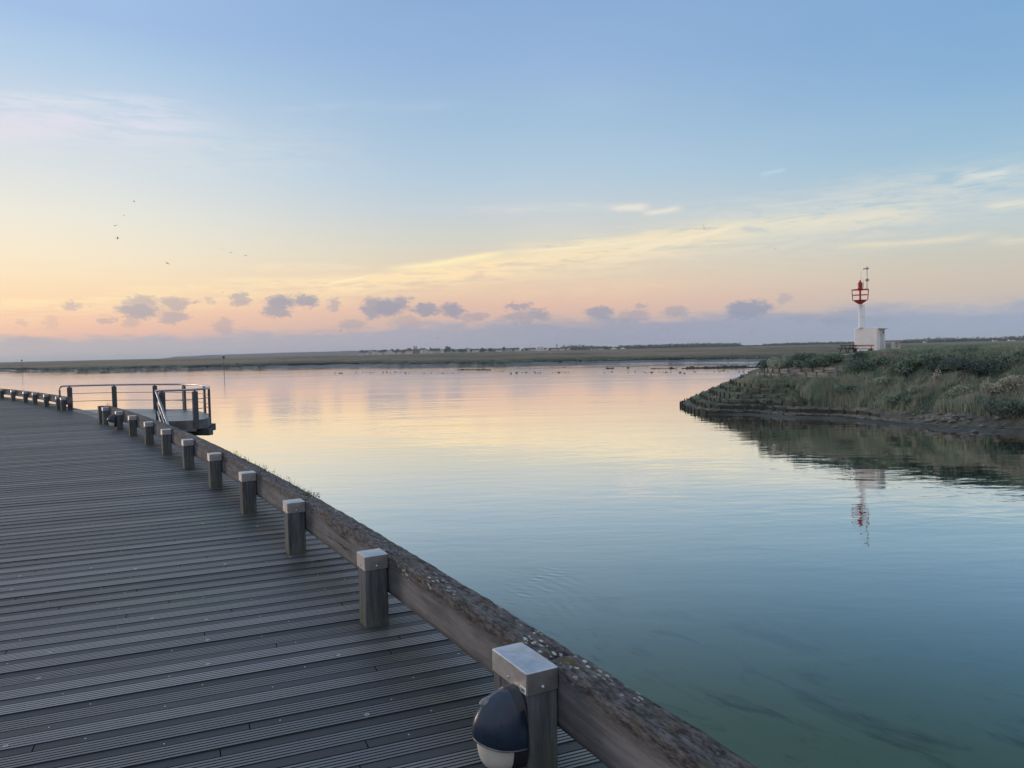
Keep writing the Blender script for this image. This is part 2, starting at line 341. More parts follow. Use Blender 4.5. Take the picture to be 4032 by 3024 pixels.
def beam_mat():
    m_, t = mat('kerb_beam_wood'); P = t.obj(); x, y, z = t.sep(P)
    oi = t.n('ShaderNodeObjectInfo').outputs['Random']
    Q = t.comb(t.add(x, t.mul(oi, 40.0)), y, z)
    geo = t.n('ShaderNodeNewGeometry'); nx, ny, nz = t.sep(geo.outputs['Normal'])
    g = t.noise(t.map(Q, (1.3, 30, 30)), 1.0, 7, .68); g2 = t.noise(t.map(Q, (2.0, 9, 9)), 1.0, 5, .65)
    base = t.mix(t.sm(t.add(t.mul(g, .45), t.mul(g2, .55)), .36, .64), (.080, .082, .087, 1), (.185, .182, .188, 1))
    base = t.mix(t.mul(t.sm(t.noise(Q, 2.2, 4, .6), .52, .66), .45), base, (.09, .10, .095, 1))
    kn = t.n('ShaderNodeTexVoronoi'); t.put(kn.inputs['Vector'], t.map(Q, (1.6, 5, 5))); kn.inputs['Scale'].default_value = 1.0
    base = t.mix(t.mul(t.sm(kn.outputs['Distance'], .12, .04), .7), base, (.03, .028, .03, 1))
    # weather-beaten top: dark, split, lichen and moss
    topf = t.sm(t.add(z, t.mul(t.sub(t.noise(t.map(Q, (2.0, 6, 6)), 1, 5, .7), .5), .16)), .36, .425)
    rough_n = t.noise(t.map(Q, (13, 46, 46)), 1.0, 8, .78)
    tc = t.mix(t.sm(rough_n, .36, .66), (.022, .021, .024, 1), (.20, .19, .19, 1))
    li = t.n('ShaderNodeTexVoronoi'); t.put(li.inputs['Vector'], t.map(Q, (21, 44, 40))); li.inputs['Randomness'].default_value = 1.0; li.inputs['Scale'].default_value = 1.0
    lm = t.mul(t.sm(li.outputs['Distance'], .42, .28), t.sm(t.noise(t.map(Q, (1.9, 6, 6)), 1, 5, .65),   .50, .63))
    lm = t.mul(lm, t.sm(t.noise(Q, 60, 3, .6), .38, .5))
    lm = t.mul(lm, t.sm(li.outputs['Color'], .35, .5))
    om = t.mul(t.sm(t.noise(t.map(Q, (3.2, 10, 10), loc=(4, 7, 1)), 1, 5, .65), .56, .66), t.sm(y, -.03, .03))
    tc = t.mix(t.mul(om, .8), tc, (.12, .085, .028, 1))
    tc = t.mix(t.mul(t.sm(t.noise(t.map(Q, (5, 12, 12), loc=(1, 3, 8)), 1, 5, .65), .56, .68), .6), tc, (.10, .115, .075, 1))
    tc = t.mix(lm, tc, (.60, .62, .55, 1))
    c = t.mix(topf, base, tc)
    ck = t.m('ABSOLUTE', t.sub(t.noise(t.map(Q, (.30, 13, 13), loc=(2, 2, 2)), 1, 3, .55), .5)); ck = t.add(ck, t.mul(t.sm(t.noise(Q, .9, 3, .5), .62, .46), .03))
    c = t.mix(t.mul(t.sm(ck, .010, .003), .85), c, (.012, .012, .013, 1))
    hgt = t.add(t.mul(g, .4), t.mul(t.mul(rough_n, topf), 1.6)); hgt = t.add(hgt, t.mul(t.sm(ck, .0, .014), .5))
    principled(t, c, .85, 0, hgt, .012, 1.0, .25); return m_
M_beam = beam_mat()
def steel_mat(name, c, r0, r1, metal=1.0):
    m_, t = mat(name); P = t.obj(); n = t.noise(P, 9, 5, .65); n2 = t.noise(t.map(P, (3, 3, 160)), 1, 3, .5)
    col = t.mix(t.sm(n, .35, .7), tuple(v*.72 for v in c)+(1,), tuple(c)+(1,))
    p = principled(t, col, t.add(r0, t.mul(t.add(t.mul(n, .6), t.mul(n2, .4)), r1-r0)), metal, n2, .0004, 1.0); return m_
M_cap = steel_mat('brushed_steel_cap', (.60, .61, .62), .28, .5, .94)
M_rail = steel_mat('stainless_rail', (.40, .41, .44), .25, .45)
M_galv2 = simple('dull_rail_steel', (.16, .16, .175), .5, .5)
M_wpost = simple('dark_rail_post_paint', (.05, .055, .065), .55, 0, .15, 6)
M_fascia = simple('weathered_fascia', (.12, .12, .125), .8, 0, .35, 3)
M_sticker = simple('white_sticker', (.7, .7, .68), .5)
M_ink = simple('grey_print', (.12, .13, .14), .6)
M_hood = simple('navy_hood_paint', (.013, .026, .050), .34, 0, .22, 14, bd=.0004)
M_lampb = simple('lamp_body_black', (.010, .013, .018), .5, 0, .2, 8)
M_diff = simple('lamp_diffuser_glass', (.62, .60, .53), .32, 0, .06, 5)
M_rim = simple('lamp_worn_rim', (.16, .17, .18), .4, 0, .4, 16)

# ------------------------------------------------------------------ quay line (inner face of the kerb) as a gentle arc
def arc_tables():
    ds = .05; ss = np.arange(-14, 70, ds); th = np.radians(118.0+.39*ss)
    x = np.cumsum(np.cos(th)*ds); y = np.cumsum(np.sin(th)*ds); i0 = np.argmin(abs(ss))
    return ss, x-x[i0]+.15, y-y[i0]+3.10, th
AS, AX, AY, ATH = arc_tables()
def arc(s, off=0.0):
    """point at arc length s; off > 0 is out over the water"""
    x, y, th = np.interp(s, AS, AX), np.interp(s, AS, AY), np.interp(s, AS, ATH)
    return np.array([x+math.sin(th)*off, y-math.cos(th)*off]), th
def arc_s(P):
    return float(AS[np.argmin((AX-P[0])**2+(AY-P[1])**2)])
DECK_OFF = .46
EDGE = np.array([arc(s, DECK_OFF)[0] for s in AS])
# ------------------------------------------------------------------ boardwalk
def build_deck():
    ev = EDGE@pn; eu = EDGE@pu
    order = np.argsort(ev); ev, eu = ev[order], eu[order]
    def uend(v): return float(np.interp(v, ev, eu))
    U0 = lambda v: -46.0
    V = []; Fc = []; MI = []
    def strip(va, za, vb, zb, mi, ua=None, ub=None):
        pts = []
        for (v, z) in ((va, za), (vb, zb)):
            u1 = uend(v) if ub is None else min(ub, uend(v)); u0 = U0(v) if ua is None else ua
            if u0 >= u1-.01: return
            pts.append((u0*pu+v*pn, z)); pts.append((u1*pu+v*pn, z))
        o = len(V)
        for p, z in pts: V.append((p[0], p[1], z))
        Fc.append((o, o+1, o+3, o+2)); MI.append(mi)
    n0 = int((-1.5-PH)/PER); n1 = int((46-PH)/PER)
    rs = random.Random(3)
    screws = []; rings = []
    for b in range(n0, n1):
        v0 = PH+b*PER       # far edge of the gap beside a grooved board; the grooved board lies beyond it
        jz = rs.uniform(-.002, .002)
        # gap, smooth board nearer than the gap, grooved board beyond
        sv0, sv1 = v0-.0745, v0-.006
        gv0, gv1 = v0, v0+.1225
        z_s = -.004+rs.uniform(-.0015, .0015)
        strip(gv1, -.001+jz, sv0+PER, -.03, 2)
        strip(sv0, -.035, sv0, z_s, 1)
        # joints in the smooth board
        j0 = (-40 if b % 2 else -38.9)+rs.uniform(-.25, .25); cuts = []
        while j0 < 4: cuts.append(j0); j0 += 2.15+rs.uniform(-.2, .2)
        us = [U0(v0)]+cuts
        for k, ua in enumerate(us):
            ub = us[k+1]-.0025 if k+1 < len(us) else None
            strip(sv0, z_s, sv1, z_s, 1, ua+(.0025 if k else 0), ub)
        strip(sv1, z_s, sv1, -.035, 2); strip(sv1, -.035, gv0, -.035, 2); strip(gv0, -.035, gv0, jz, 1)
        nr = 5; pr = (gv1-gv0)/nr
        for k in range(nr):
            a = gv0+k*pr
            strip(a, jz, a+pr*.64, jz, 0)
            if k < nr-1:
                strip(a+pr*.64, jz, a+pr*.68, jz-.007, 1); strip(a+pr*.68, jz-.007, a+pr*.95, jz-.007, 1); strip(a+pr*.95, jz-.007, a+pr, jz, 1)  # groove sides and floors coloured darker than the ridges to deepen their shade
        if v0 < 16:
            u = -12+(.35 if b % 2 else 0)
            while u < 2.2:
                uu = u+rs.uniform(-.02, .02)
                if uu < uend(v0)-.12 and rs.random() < .5: screws.append((uu*pu+(v0-.041+rs.uniform(-.008, .008))*pn, z_s))
                if rs.random() < .10 and uu+.2 < uend(v0)-.12 and v0 < 9: rings.append(((uu+.2)*pu+(v0+.03)*pn, jz))
                u += .52
    o = link_mesh('boardwalk', np.array(V), Fc, [M_ridge, M_smooth, M_dark], None, False, MI)
    tag(o, kind='structure')
    sm_ = MB()
    for p, z in screws: sm_.lathe([(.0042, 0), (.0042, .0012), (.003, .0016)], 6, (p[0], p[1], z))
    for p, z in rings:
        r = .009
        for k in range(8):
            a = k*math.pi/4; sm_.box((p[0]+r*math.cos(a), p[1]+r*math.sin(a), z+.001), (.0036, .0018, .001), a+math.pi/2)
    tag(sm_.build('screw_heads', M_screw, o), kind='stuff')
    # flat dark sheet standing in for shade under the boards; quay wall below
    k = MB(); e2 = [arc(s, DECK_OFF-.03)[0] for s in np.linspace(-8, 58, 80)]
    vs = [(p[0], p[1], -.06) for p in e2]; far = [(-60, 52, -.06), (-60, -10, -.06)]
    k.add(vs+far, [tuple(range(len(vs)+2))]); k.build('gap_shade_sheet', M_dark, o)
    k = MB(); e2 = [arc(s, DECK_OFF+.02)[0] for s in np.linspace(-8, 58, 100)]
    for i in range(len(e2)-1):
        a, b = e2[i], e2[i+1]
        k.add([(a[0], a[1], -.3), (b[0], b[1], -.3), (b[0], b[1], -.037), (a[0], a[1], -.037)], [(0, 1, 2, 3)])
        c_ = arc(np.linspace(-8, 58, 100)[i], -.25)[0]; d_ = arc(np.linspace(-8, 58, 100)[i+1], -.25)[0]
        k.add([(a[0], a[1], -.3), (b[0], b[1], -.3), (d_[0], d_[1], -.3), (c_[0], c_[1], -.3)], [(0, 1, 2, 3)])
        k.add([(c_[0], c_[1], -6), (d_[0], d_[1], -6), (d_[0], d_[1], -.3), (c_[0], c_[1], -.3)], [(0, 1, 2, 3)])
    q = k.build('quay_wall', M_fascia, None); tag(q, 'dark timber quay wall carrying the boardwalk edge above the water', 'quay wall')
build_deck()

# ------------------------------------------------------------------ posts with steel caps
def post_parts(root, hx, hy, lamp=False, caps=True, grey=False):
    """hx along the quay, hy across; root origin on the deck, local +y out to the water"""
    m_ = MB(); zt = .44
    nseg = 7
    for (a, b) in [(hx, hy)]:
        zs = np.linspace(-.03, zt, nseg); vs = []; fs = []
        for i, z in enumerate(zs):
            for x, y in ((-a+.006, -b), (a-.006, -b), (a, -b+.006), (a, b-.006), (a-.006, b), (-a+.006, b), (-a, b-.006), (-a, -b+.006)):
                jx = (random.random()-.5)*.004; vs.append((x+jx, y+(random.random()-.5)*.004, z))
        for i in range(nseg-1):
            for k in range(8): fs.append((i*8+k, i*8+(k+1) % 8, (i+1)*8+(k+1) % 8, (i+1)*8+k))
        fs.append(tuple(range((nseg-1)*8, nseg*8))); m_.add(vs, fs)
    m_.build('post_shaft', M_post, root)
    c = MB(); ax, ay = hx+.005, hy+.005; z0, z1 = .368, .456; r = .005
    ring = lambda x, y, z: [(-x+r, -y, z), (x-r, -y, z), (x, -y+r, z), (x, y-r, z), (x-r, y, z), (-x+r, y, z), (-x, y-r, z), (-x, -y+r, z)]
    vs = ring(ax, ay, z0)+ring(ax, ay, z1)+ring(ax-.004, ay-.004, z1+.004); fs = []
    for j in range(2):
        for k in range(8): fs.append((j*8+k, j*8+(k+1) % 8, (j+1)*8+(k+1) % 8, (j+1)*8+k))
    rl = max(0.0, ax-ay)*.55
    vs += [(-rl, 0, z1+.011), (rl, 0, z1+.011)] if rl > .01 else [(-.002, 0, z1+.011), (.002, 0, z1+.011)]
    a, b = 24, 25
    fs += [(16, 17, b, a), (17, 18, b), (18, 19, b), (19, 20, b), (20, 21, a, b), (21, 22, a), (22, 23, a), (23, 16, a)]
    c.add(vs, fs); cap = c.build('steel_cap', M_fascia if grey else M_cap, root)
    sc = [((0, -ay, z0+.024), 'y'), ((-ax, 0, z0+.024), 'x'), ((ax, 0, z0+.024), 'x')]
    for (p, axis) in sc:
        d = np.array([0, -1, 0]) if axis == 'y' else np.array([math.copysign(1, p[0]), 0, 0])
        s_ = MB(); s_.tube([np.array(p)-d*.001, np.array(p)+d*.004, np.array(p)+d*.006], [.0065, .006, .003], 8); s_.build('screw', M_screw, cap, True)
    return cap
def make_post(s, label, hx=.078, hy=.075, grey=False, shift=0.0):
    p, th = arc(s, -.078-hy+.075+shift)
    root = empty('kerb_post', (p[0], p[1], 0), th-math.pi)    # local +x towards the near end, local +y over the water
    cap = post_parts(root, hx, hy, grey=grey)
    tag(root, label, 'post', 'capped timber posts along the boardwalk edge')
    return root, cap
ORD = ['first', 'second', 'third', 'fourth', 'fifth', 'sixth', 'seventh', 'eighth', 'ninth', 'tenth', 'eleventh', 'twelfth']
near_pts = [(.03, 3.15), (-.838, 4.919), (-1.842, 6.718), None, (-3.929, 10.202), (-5.068, 12.042), (-6.20, 13.863), (-7.37, 15.56), (-8.57, 17.31), (-9.686, 18.9), (-11.0, 20.6), (-11.45, 21.15)]
POST_S = []
for i, q in enumerate(near_pts):
    if q is None: POST_S.append(None); continue
    POST_S.append(arc_s(q))
POST_S[0] = .05
for i, q in enumerate(POST_S):
    if q is None: POST_S[i] = (POST_S[i-1]+POST_S[i+1])/2
POST_S = [q+.08 for q in POST_S]
for i, s in enumerate(POST_S):
    if i == 0: lb = 'broad double timber post with long steel cap beside the near blue lamp'
    elif i == 9: lb = 'timber post with steel cap carrying the distant dark lamp before the platform'
    elif i == 10: lb = 'timber post with pale cap just past the far lamp, near the rail end'
    elif i == 11: lb = 'last grey-capped timber post at the rail end by the platform opening'
    else: lb = 'grey timber post with steel cap, %s post beyond the near double post' % ORD[i-1]
    r_, cap_ = make_post(s, lb, .150 if i == 0 else .078, .070 if i == 0 else .074, grey=(i == 11))
    if i == 0:
        NEAR_POST = r_
        st = MB(); st.box((.126, -.0765, .386), (.024, .0012, .013)); k = st.build('maker_sticker', M_sticker, cap_)
        for j, xx in enumerate((.080, .087, .0935, .100, .107, .113)):
            ik = MB()
        ik = MB()
        for j, xx in enumerate((.111, .119, .1265, .133, .140)): ik.box((xx, -.0782, .386), (.0022, .0006, .0055+.001*(j % 2)), 0)
        ik.box((.126, -.0782, .3785), (.016, .0006, .0008)); 
        for v_ in ik.v: pass
        for i2 in range(len(st.v)): pass
        o2 = link_mesh('sticker_print', np.array(ik.v), ik.f, M_ink, cap_)
left_pts = [(-15.9, 26.55), (-16.45, 27.3), (-17.95, 29.25), (-19.5, 31.0), (-20.85, 32.4), (-22.5, 34.4), (-24.2, 36.2)]
LEFT_S = [arc_s(q) for q in left_pts]
for i, s in enumerate(LEFT_S):
    lb = 'capped timber post at the far rail end next to the platform handrail' if i == 0 else 'capped timber post on the far rail, %s beyond the platform' % ORD[i]
    make_post(s, lb, .08, .078)

# ------------------------------------------------------------------ kerb beams
def make_beam(s0, s1, label, seed, end_flat=True):
    n = max(8, int((s1-s0)/.035)); n = min(n, 180)
    pm, thm = arc((s0+s1)/2); root_rz = thm-math.pi
    prof = []   # (y out, z) cross-section ring, inner face first; y from 0 (inner) to W
    W_, zb, zt = .155, .200, .452
    for z in np.linspace(zb, zt-.012, 8): prof.append((0.0, z))
    prof.append((.006, zt-.003))
    for y in np.linspace(.018, W_-.016, 8): prof.append((y, zt))
    prof.append((W_-.004, zt-.006))
    for z in np.linspace(zt-.02, zb, 5): prof.append((W_, z))
    prof.append((W_/2, zb-.001))
    k = len(prof); ss = np.linspace(s0+.009, s1-.009, n); V = np.zeros((n, k, 3)); ca_, sa_ = math.cos(-root_rz), math.sin(-root_rz)
    for i, s in enumerate(ss):
        for j, (y, z) in enumerate(prof):
            p, _ = arc(s, .004+y); V[i, j] = (p[0]-pm[0], p[1]-pm[1], z)
    x = V[..., 0]*ca_-V[..., 1]*sa_; y = V[..., 0]*sa_+V[..., 1]*ca_; V[..., 0], V[..., 1] = x, y
    z = V[..., 2]; topness = np.clip((z-.34)/.10, 0, 1)
    L = np.repeat(ss[:, None], k, 1); Yp = np.array([q[0] for q in prof])[None, :]; Zp = np.array([q[1] for q in prof])[None, :]
    dn = fbm(L*3+seed, Yp*14+Zp*9+seed*3, seed, 4)-.47; d2 = fbm(L*11+seed, (Yp*2+Zp)*26, seed+9, 3)-.44
    V[..., 2] += topness*(dn*.012+d2*.014)-.002*topness
    innerf = (Yp < .03)
    V[..., 1] += np.where(innerf, np.clip((Zp-.36)/.09, 0, 1)*np.clip(.5-fbm(L*1.7, L*0+seed, seed+3, 3), 0, 1)*.05, 0)
    V[..., 1] += (d2*.006)
    # rounded, broken ends
    endw = np.exp(-(np.minimum(L-ss[0], ss[-1]-L)/.025)); V[..., 2] -= endw*topness*.012
    vs = V.reshape(-1, 3); fs = [list(q) for q in np.stack([np.array([i*k+j, i*k+(j+1) % k, (i+1)*k+(j+1) % k, (i+1)*k+j]) for i in range(n-1) for j in range(k)])]
    fs += [list(range(k))[::-1], list(range((n-1)*k, n*k))]
    o = link_mesh('kerb_beam', vs, fs, M_beam, None, True, None, (pm[0], pm[1], 0), root_rz)
    tag(o, label, 'beam', 'heavy timber kerb beams along the water edge'); return o
bs = [-7.5, POST_S[0]-.03, POST_S[3]+.05, POST_S[6], POST_S[9], POST_S[11]+.22]
bl = ['nearest lichen-covered kerb beam running out of the picture past the near lamp post', 'weathered lichen-topped kerb beam just beyond the split beside the near post', 'weathered kerb beam with weeds on top, second beyond the near post', 'grey kerb beam on the bend leading towards the far dark lamp', 'short far kerb beam ending at the platform opening']
for i in range(5): make_beam(bs[i], bs[i+1], bl[i], i*3.7+1)
bs = [LEFT_S[0]-.34, LEFT_S[3], LEFT_S[5]+.1, LEFT_S[6]+6]
bl = ['far kerb beam whose cut end stops beside the platform handrail', 'far left kerb beam with light showing beneath it', 'farthest kerb beam leaving the picture at the left edge']
for i in range(3): make_beam(bs[i], bs[i+1], bl[i], i*5.1+20)

# ------------------------------------------------------------------ lamps on the posts
def make_lamp(post, label, xoff=0.0, zoff=0.0, sc=1.0):
    root = empty('bulkhead_lamp'); root.matrix_world = Matrix.Translation(post.location) @ Matrix.Rotation(post.rotation_euler.z, 4, 'Z') @ Matrix.Translation((xoff, -.0785, .252+zoff)) @ Matrix.Scale(sc, 4)
    a, b = .098, .156           # half width, half height ; local -y is out from the post
    def oval(z, k=2.4): return a*max(0.0, 1-abs(z/b)**k)**(1/k)
    # body: shallow oval tray
    m_ = MB(); n = 28; pr = []
    for (sc_, y) in ((1.0, 0.0), (1.0, -.035), (.94, -.045), (.80, -.050)):
        pr.append([(a*sc_*math.copysign(abs(math.cos(t))**.83, math.cos(t)), y, b*sc_*math.copysign(abs(math.sin(t))**.83, math.sin(t))) for t in np.linspace(0, 2*math.pi, n, endpoint=False)])
    vs = [q for r_ in pr for q in r_]; fs = []
    for j in range(3):
        for k in range(n): fs.append((j*n+k, j*n+(k+1) % n, (j+1)*n+(k+1) % n, (j+1)*n+k))
    fs.append(tuple(range(3*n, 4*n))[::-1]); fs.append(tuple(range(n))); m_.add(vs, fs); m_.build('lamp_body', M_lampb, root, True)
    # diffuser: half ellipsoid
    def shell(ax, bz, dy, y0, zlo, zhi, nu=26, nv=22, pw=2.2, extra=None):
        V = []
        for i in range(nv+1):
            z = zlo+(zhi-zlo)*i/nv; q = max(0.0, 1-abs(z/bz)**pw)**(1/pw)
            for j in range(nu+1):
                t = math.pi*j/nu; x = -ax*q*math.cos(t); y = y0-dy*q*math.sin(t)**.8
                if extra: x, y, zz = extra(x, y, z, t, i/nv)
                else: zz = z
                V.append((x, y, zz))
        return np.array(V), grid_faces(nv+1, nu+1)
    V, f = shell(.074, .150, .115, -.050, -.149, -.005, pw=2.9); quickp('diffuser', V, f, M_diff, root)
    # hood: larger half dome over the upper two thirds, its rim sweeping lower at the sides
    def hood(x, y, z, t, k):
        dip = (1-k)**2*.026*math.cos(2*t)      # lower edge curve
        rib = .006*math.exp(-((t-math.pi/2)/.16)**2)*(1 if k > .12 else k/.12)
        return x, y-rib, z-dip*0.6+(.012*(1-k)**3)
    V, f = shell(.100, .152, .168, -.008, -.040, .1515, pw=2.1, extra=hood)
    h = quickp('hood', V, f, M_hood, root)
    sol = h.modifiers.new('thickness', 'SOLIDIFY'); sol.thickness = .004; sol.offset = -1
    rim = MB(); rim.tube([V[j]+np.array([0, -.003*math.sin(math.pi*j/26), -.002]) for j in range(27)], .0050, 8); rim.build('hood_rim', M_rim, h, True)
    plug = MB(); plug.tube([(.072, -.098, .055), (.082, -.108, .056)], .0042, 10); plug.build('screw_hole', M_lampb, h)
    nb = MB(); nb.ball((-.012, -.105, .112), (.026, .045, .020), 14, 10); nb.build('hood_boss', M_rim, h, True)
    tag(root, label, 'lamp', 'blue bulkhead lamps on the kerb posts'); return root
def quickp(name, V, f, mt, parent):
    o = quick(name, V, f, mt, None, parent, True); return o
lamp = make_lamp(NEAR_POST, 'near navy-hooded lamp with white diffuser on the broad double post', .066, -.036, 1.06)
far_post = [o for o in C.objects if o.name.startswith('kerb_post') and 'distant dark lamp' in o.get('label', '')][0]
l2 = copy_tree(lamp); l2['label'] = 'distant dark-hooded lamp on the deck side of a far kerb post'
l2.matrix_world = Matrix.Translation(far_post.location) @ Matrix.Rotation(far_post.rotation_euler.z, 4, 'Z') @ Matrix.Translation((0, -.0785, .24))

# ------------------------------------------------------------------ viewing platform
plat = empty('viewing_platform', (-12.2, 25.0, 0)); PO = np.array([-12.2, 25.0, 0])
tag(plat, 'curved viewing platform with dark posts and steel handrail over the water', 'platform')
RAILP = [(-15.43, 26.80), (-13.93, 26.90), (-12.28, 26.42), (-11.0, 25.75), (-9.72, 24.25), (-8.86, 22.45), (-8.86, 21.45), (-9.66, 21.20)]
def smooth_path(pts, n=12):
    pts = [np.array(p, float) for p in pts]; out = []
    for i in range(len(pts)-1):
        p0 = pts[max(0, i-1)]; p1 = pts[i]; p2 = pts[i+1]; p3 = pts[min(len(pts)-1, i+2)]
        for t in np.linspace(0, 1, n, endpoint=False):
            out.append(.5*((2*p1)+(-p0+p2)*t+(2*p0-5*p1+4*p2-p3)*t*t+(-p0+3*p1-3*p2+p3)*t**3))
    out.append(pts[-1]); return out
path = smooth_path(RAILP)
def loc_(p, z): return (p[0]-PO[0], p[1]-PO[1], z)
# deck slab of the platform
edge_in = [arc(s, .1)[0] for s in np.linspace(arc_s((-10.6, 20.2)), arc_s((-15.9, 26.6)), 12)]
poly = [np.array(p) for p in path] ; poly = poly+[np.array([-10.2, 20.9])]
outl = [p for p in path]+[edge_in[0]]+edge_in[1:]
m_ = MB(); n = len(outl)
vs = [loc_(p, -.002) for p in outl]+[loc_(p, -.06) for p in outl]
m_.add(vs, [tuple(range(n))[::-1], tuple(range(n, 2*n))]+[(i, (i+1) % n, n+(i+1) % n, n+i) for i in range(n)])
m_.build('platform_deck', M_ridge, plat)
m_ = MB()      # fascia band, then stepped bearers below
def band(pth, off, z0, z1):
    pts = []
    for i, p in enumerate(pth):
        d = np.array(pth[min(i+1, len(pth)-1)])-np.array(pth[max(0, i-1)]); d = d/np.linalg.norm(d); nn = np.array([-d[1], d[0]]); pts.append(np.array(p)+nn*off)
    return pts
o1 = band(path, -.012, 0, 0); o0 = band(path, .012, 0, 0)
if np.linalg.norm(o0[30]-np.array([-12, 23])) < np.linalg.norm(o1[30]-np.array([-12, 23])): o0, o1 = o1, o0
N_ = len(path)
vs = [loc_(p, -.004) for p in o0]+[loc_(p, -.26) for p in o0]+[loc_(p, -.004) for p in o1]+[loc_(p, -.26) for p in o1]
fs = []
for i in range(N_-1):
    for a in (0, 1, 2, 3):
        b = (1, 3, 0, 2)[a]; fs.append((a*N_+i, a*N_+i+1, b*N_+i+1, b*N_+i))
m_.add(vs, fs); m_.build('fascia', M_fascia, plat)
m_ = MB()
for (p, q, z, hh, wd) in [((-12.6, 22.4), (-8.55, 21.7), -.36, .10, .11), ((-13.6, 24.4), (-9.02, 23.1), -.36, .10, .11), ((-12.2, 25.9), (-10.0, 20.9), -.56, .10, .12), ((-10.9, 25.4), (-9.0, 21.0), -.56, .10, .12)]:
    p, q = np.array(p), np.array(q); c_ = (p+q)/2; L = np.linalg.norm(q-p); m_.box(loc_(c_, z), (L/2, wd, hh), math.atan2(*(q-p)[::-1]))
m_.build('bearer_beams', M_wpost, plat)
for i, p in enumerate(RAILP):
    pb = MB(); z0 = -.22 if i in (4, 5, 6) else -.02; q = np.array(p)
    nx_ = smooth_path(RAILP)[min(i*12+1, len(path)-1)]-smooth_path(RAILP)[max(i*12-1, 0)]
    pb.box(loc_(q, (z0+.80)/2), (.075, .030, (.80-z0)/2), math.atan2(nx_[1], nx_[0])); pb.box(loc_(q, .812), (.02, .02, .03))
    pb.build('rail_post', M_wpost, plat)
hr = MB(); z = .85
bend = np.array([-15.80, 26.85])
start = [np.array([bend[0]-.02, bend[1]+.02, .12]), np.array([bend[0]-.02, bend[1]+.02, .70]), np.array([bend[0], bend[1], .79]), np.array([bend[0]+.06, bend[1]-.004, .835]), np.array([bend[0]+.16, bend[1]-.01, .85])]
pts = start+[np.array([p[0], p[1], z]) for p in path[3:]]
e_ = np.array([-9.85, 21.26]); pts += [np.array([e_[0], e_[1], z])]
hr.tube([loc_(p[:2], p[2]) for p in pts], .030, 10); hr.build('handrail', M_rail, plat, True)
for zz in (.31, .58):
    mm = MB(); mm.tube([loc_(p, zz) for p in path], .011, 6); mm.build('middle_rail', M_galv2, plat, True)
# gangway going down along the quay
gw = empty('gangway_handrail', (e_[0], e_[1], 0)); tag(gw, 'sloping steel handrail of the gangway descending behind the kerb beam', 'handrail')
d_ = ray(660, 1668); tq = (20.1)/d_[1]; endp = EYE+d_*tq
dirg = np.array([endp[0]-e_[0], endp[1]-e_[1], endp[2]-.85]); dirg = dirg*2.1
for k, (dz_, r_) in enumerate(((0, .036), (-.27, .016), (-.52, .016))):
    mm = MB(); mm.tube([(0, 0, .85+dz_), (dirg[0], dirg[1], .85+dz_+dirg[2])], r_, 8); mm.build('sloping_rail' if k else 'sloping_handrail', M_rail, gw, True)
mm = MB()
for t in (0.0, .5, 1.0):
    mm = MB(); mm.box((dirg[0]*t, dirg[1]*t, .85+dirg[2]*t-.45), (.03, .05, .44), PL); mm.build('stair_post', M_wpost, gw)
sg = MB()
for k in range(9):
    t = k/8; sg.box((dirg[0]*t+.45, dirg[1]*t+.2, dirg[2]*t-.06), (.42, .13, .02), PL)
sg.build('stair_tread', M_fascia, gw)
# weeds on the beams
def weeds(name, s0, s1, nb, label, big=False, off=.12, hmax=.075):
    V = []; Fq = []
    for i in range(nb):
        s = random.uniform(s0, s1); p, _ = arc(s, off+random.gauss(0, .025)); hgt = random.uniform(.25, 1)**1.6*hmax; a = random.uniform(0, 6.28); w_ = .0016+.0012*random.random()
        lean = random.uniform(.1, .7)*hgt; o = len(V); base = np.array([p[0], p[1], .445])
        dx_, dy_ = math.cos(a), math.sin(a)
        for t in (0, .5, 1):
            c_ = base+np.array([dx_*lean*t*t, dy_*lean*t*t, hgt*t]); ww = w_*(1-t*.8)
            V.append(c_+np.array([-dy_*ww, dx_*ww, 0])); V.append(c_-np.array([-dy_*ww, dx_*ww, 0]))
        Fq += [(o, o+1, o+3, o+2), (o+2, o+3, o+5, o+4)]
        if big or random.random() < .12:
            for q in range(7 if big else 3):
                c_ = base+np.array([dx_*lean, dy_*lean, hgt*random.uniform(.5, 1)])+RNG.normal(0, .008, 3); o = len(V); u_ = RNG.normal(0, 1, 3); u_ /= np.linalg.norm(u_); v_ = np.cross(u_, [0, 0, 1]); 
                for (aa, bb) in ((-1, -1), (1, -1), (1, 1), (-1, 1)): V.append(c_+.007*(aa*u_+bb*v_))
                Fq.append((o, o+1, o+2, o+3))
    o = quick(name, np.array(V), np.array(Fq), M_weed); tag(o, label, 'weeds', None, 'stuff')
M_weed = simple('dry_weed', (.13, .13, .075), .8)
weeds('weeds', POST_S[2]+.3, POST_S[4]+.3, 220, 'thin dry weeds growing along the top of the kerb beam')
weeds('weeds', POST_S[2]+.05, POST_S[2]+.3, 14, 'small dark weed tuft on the kerb beam edge', True, .13, .04)
weeds('weeds', POST_S[11]-.8, POST_S[11]+.3, 30, 'loose dry stems on the last kerb beam by the platform', False, .1, .22)

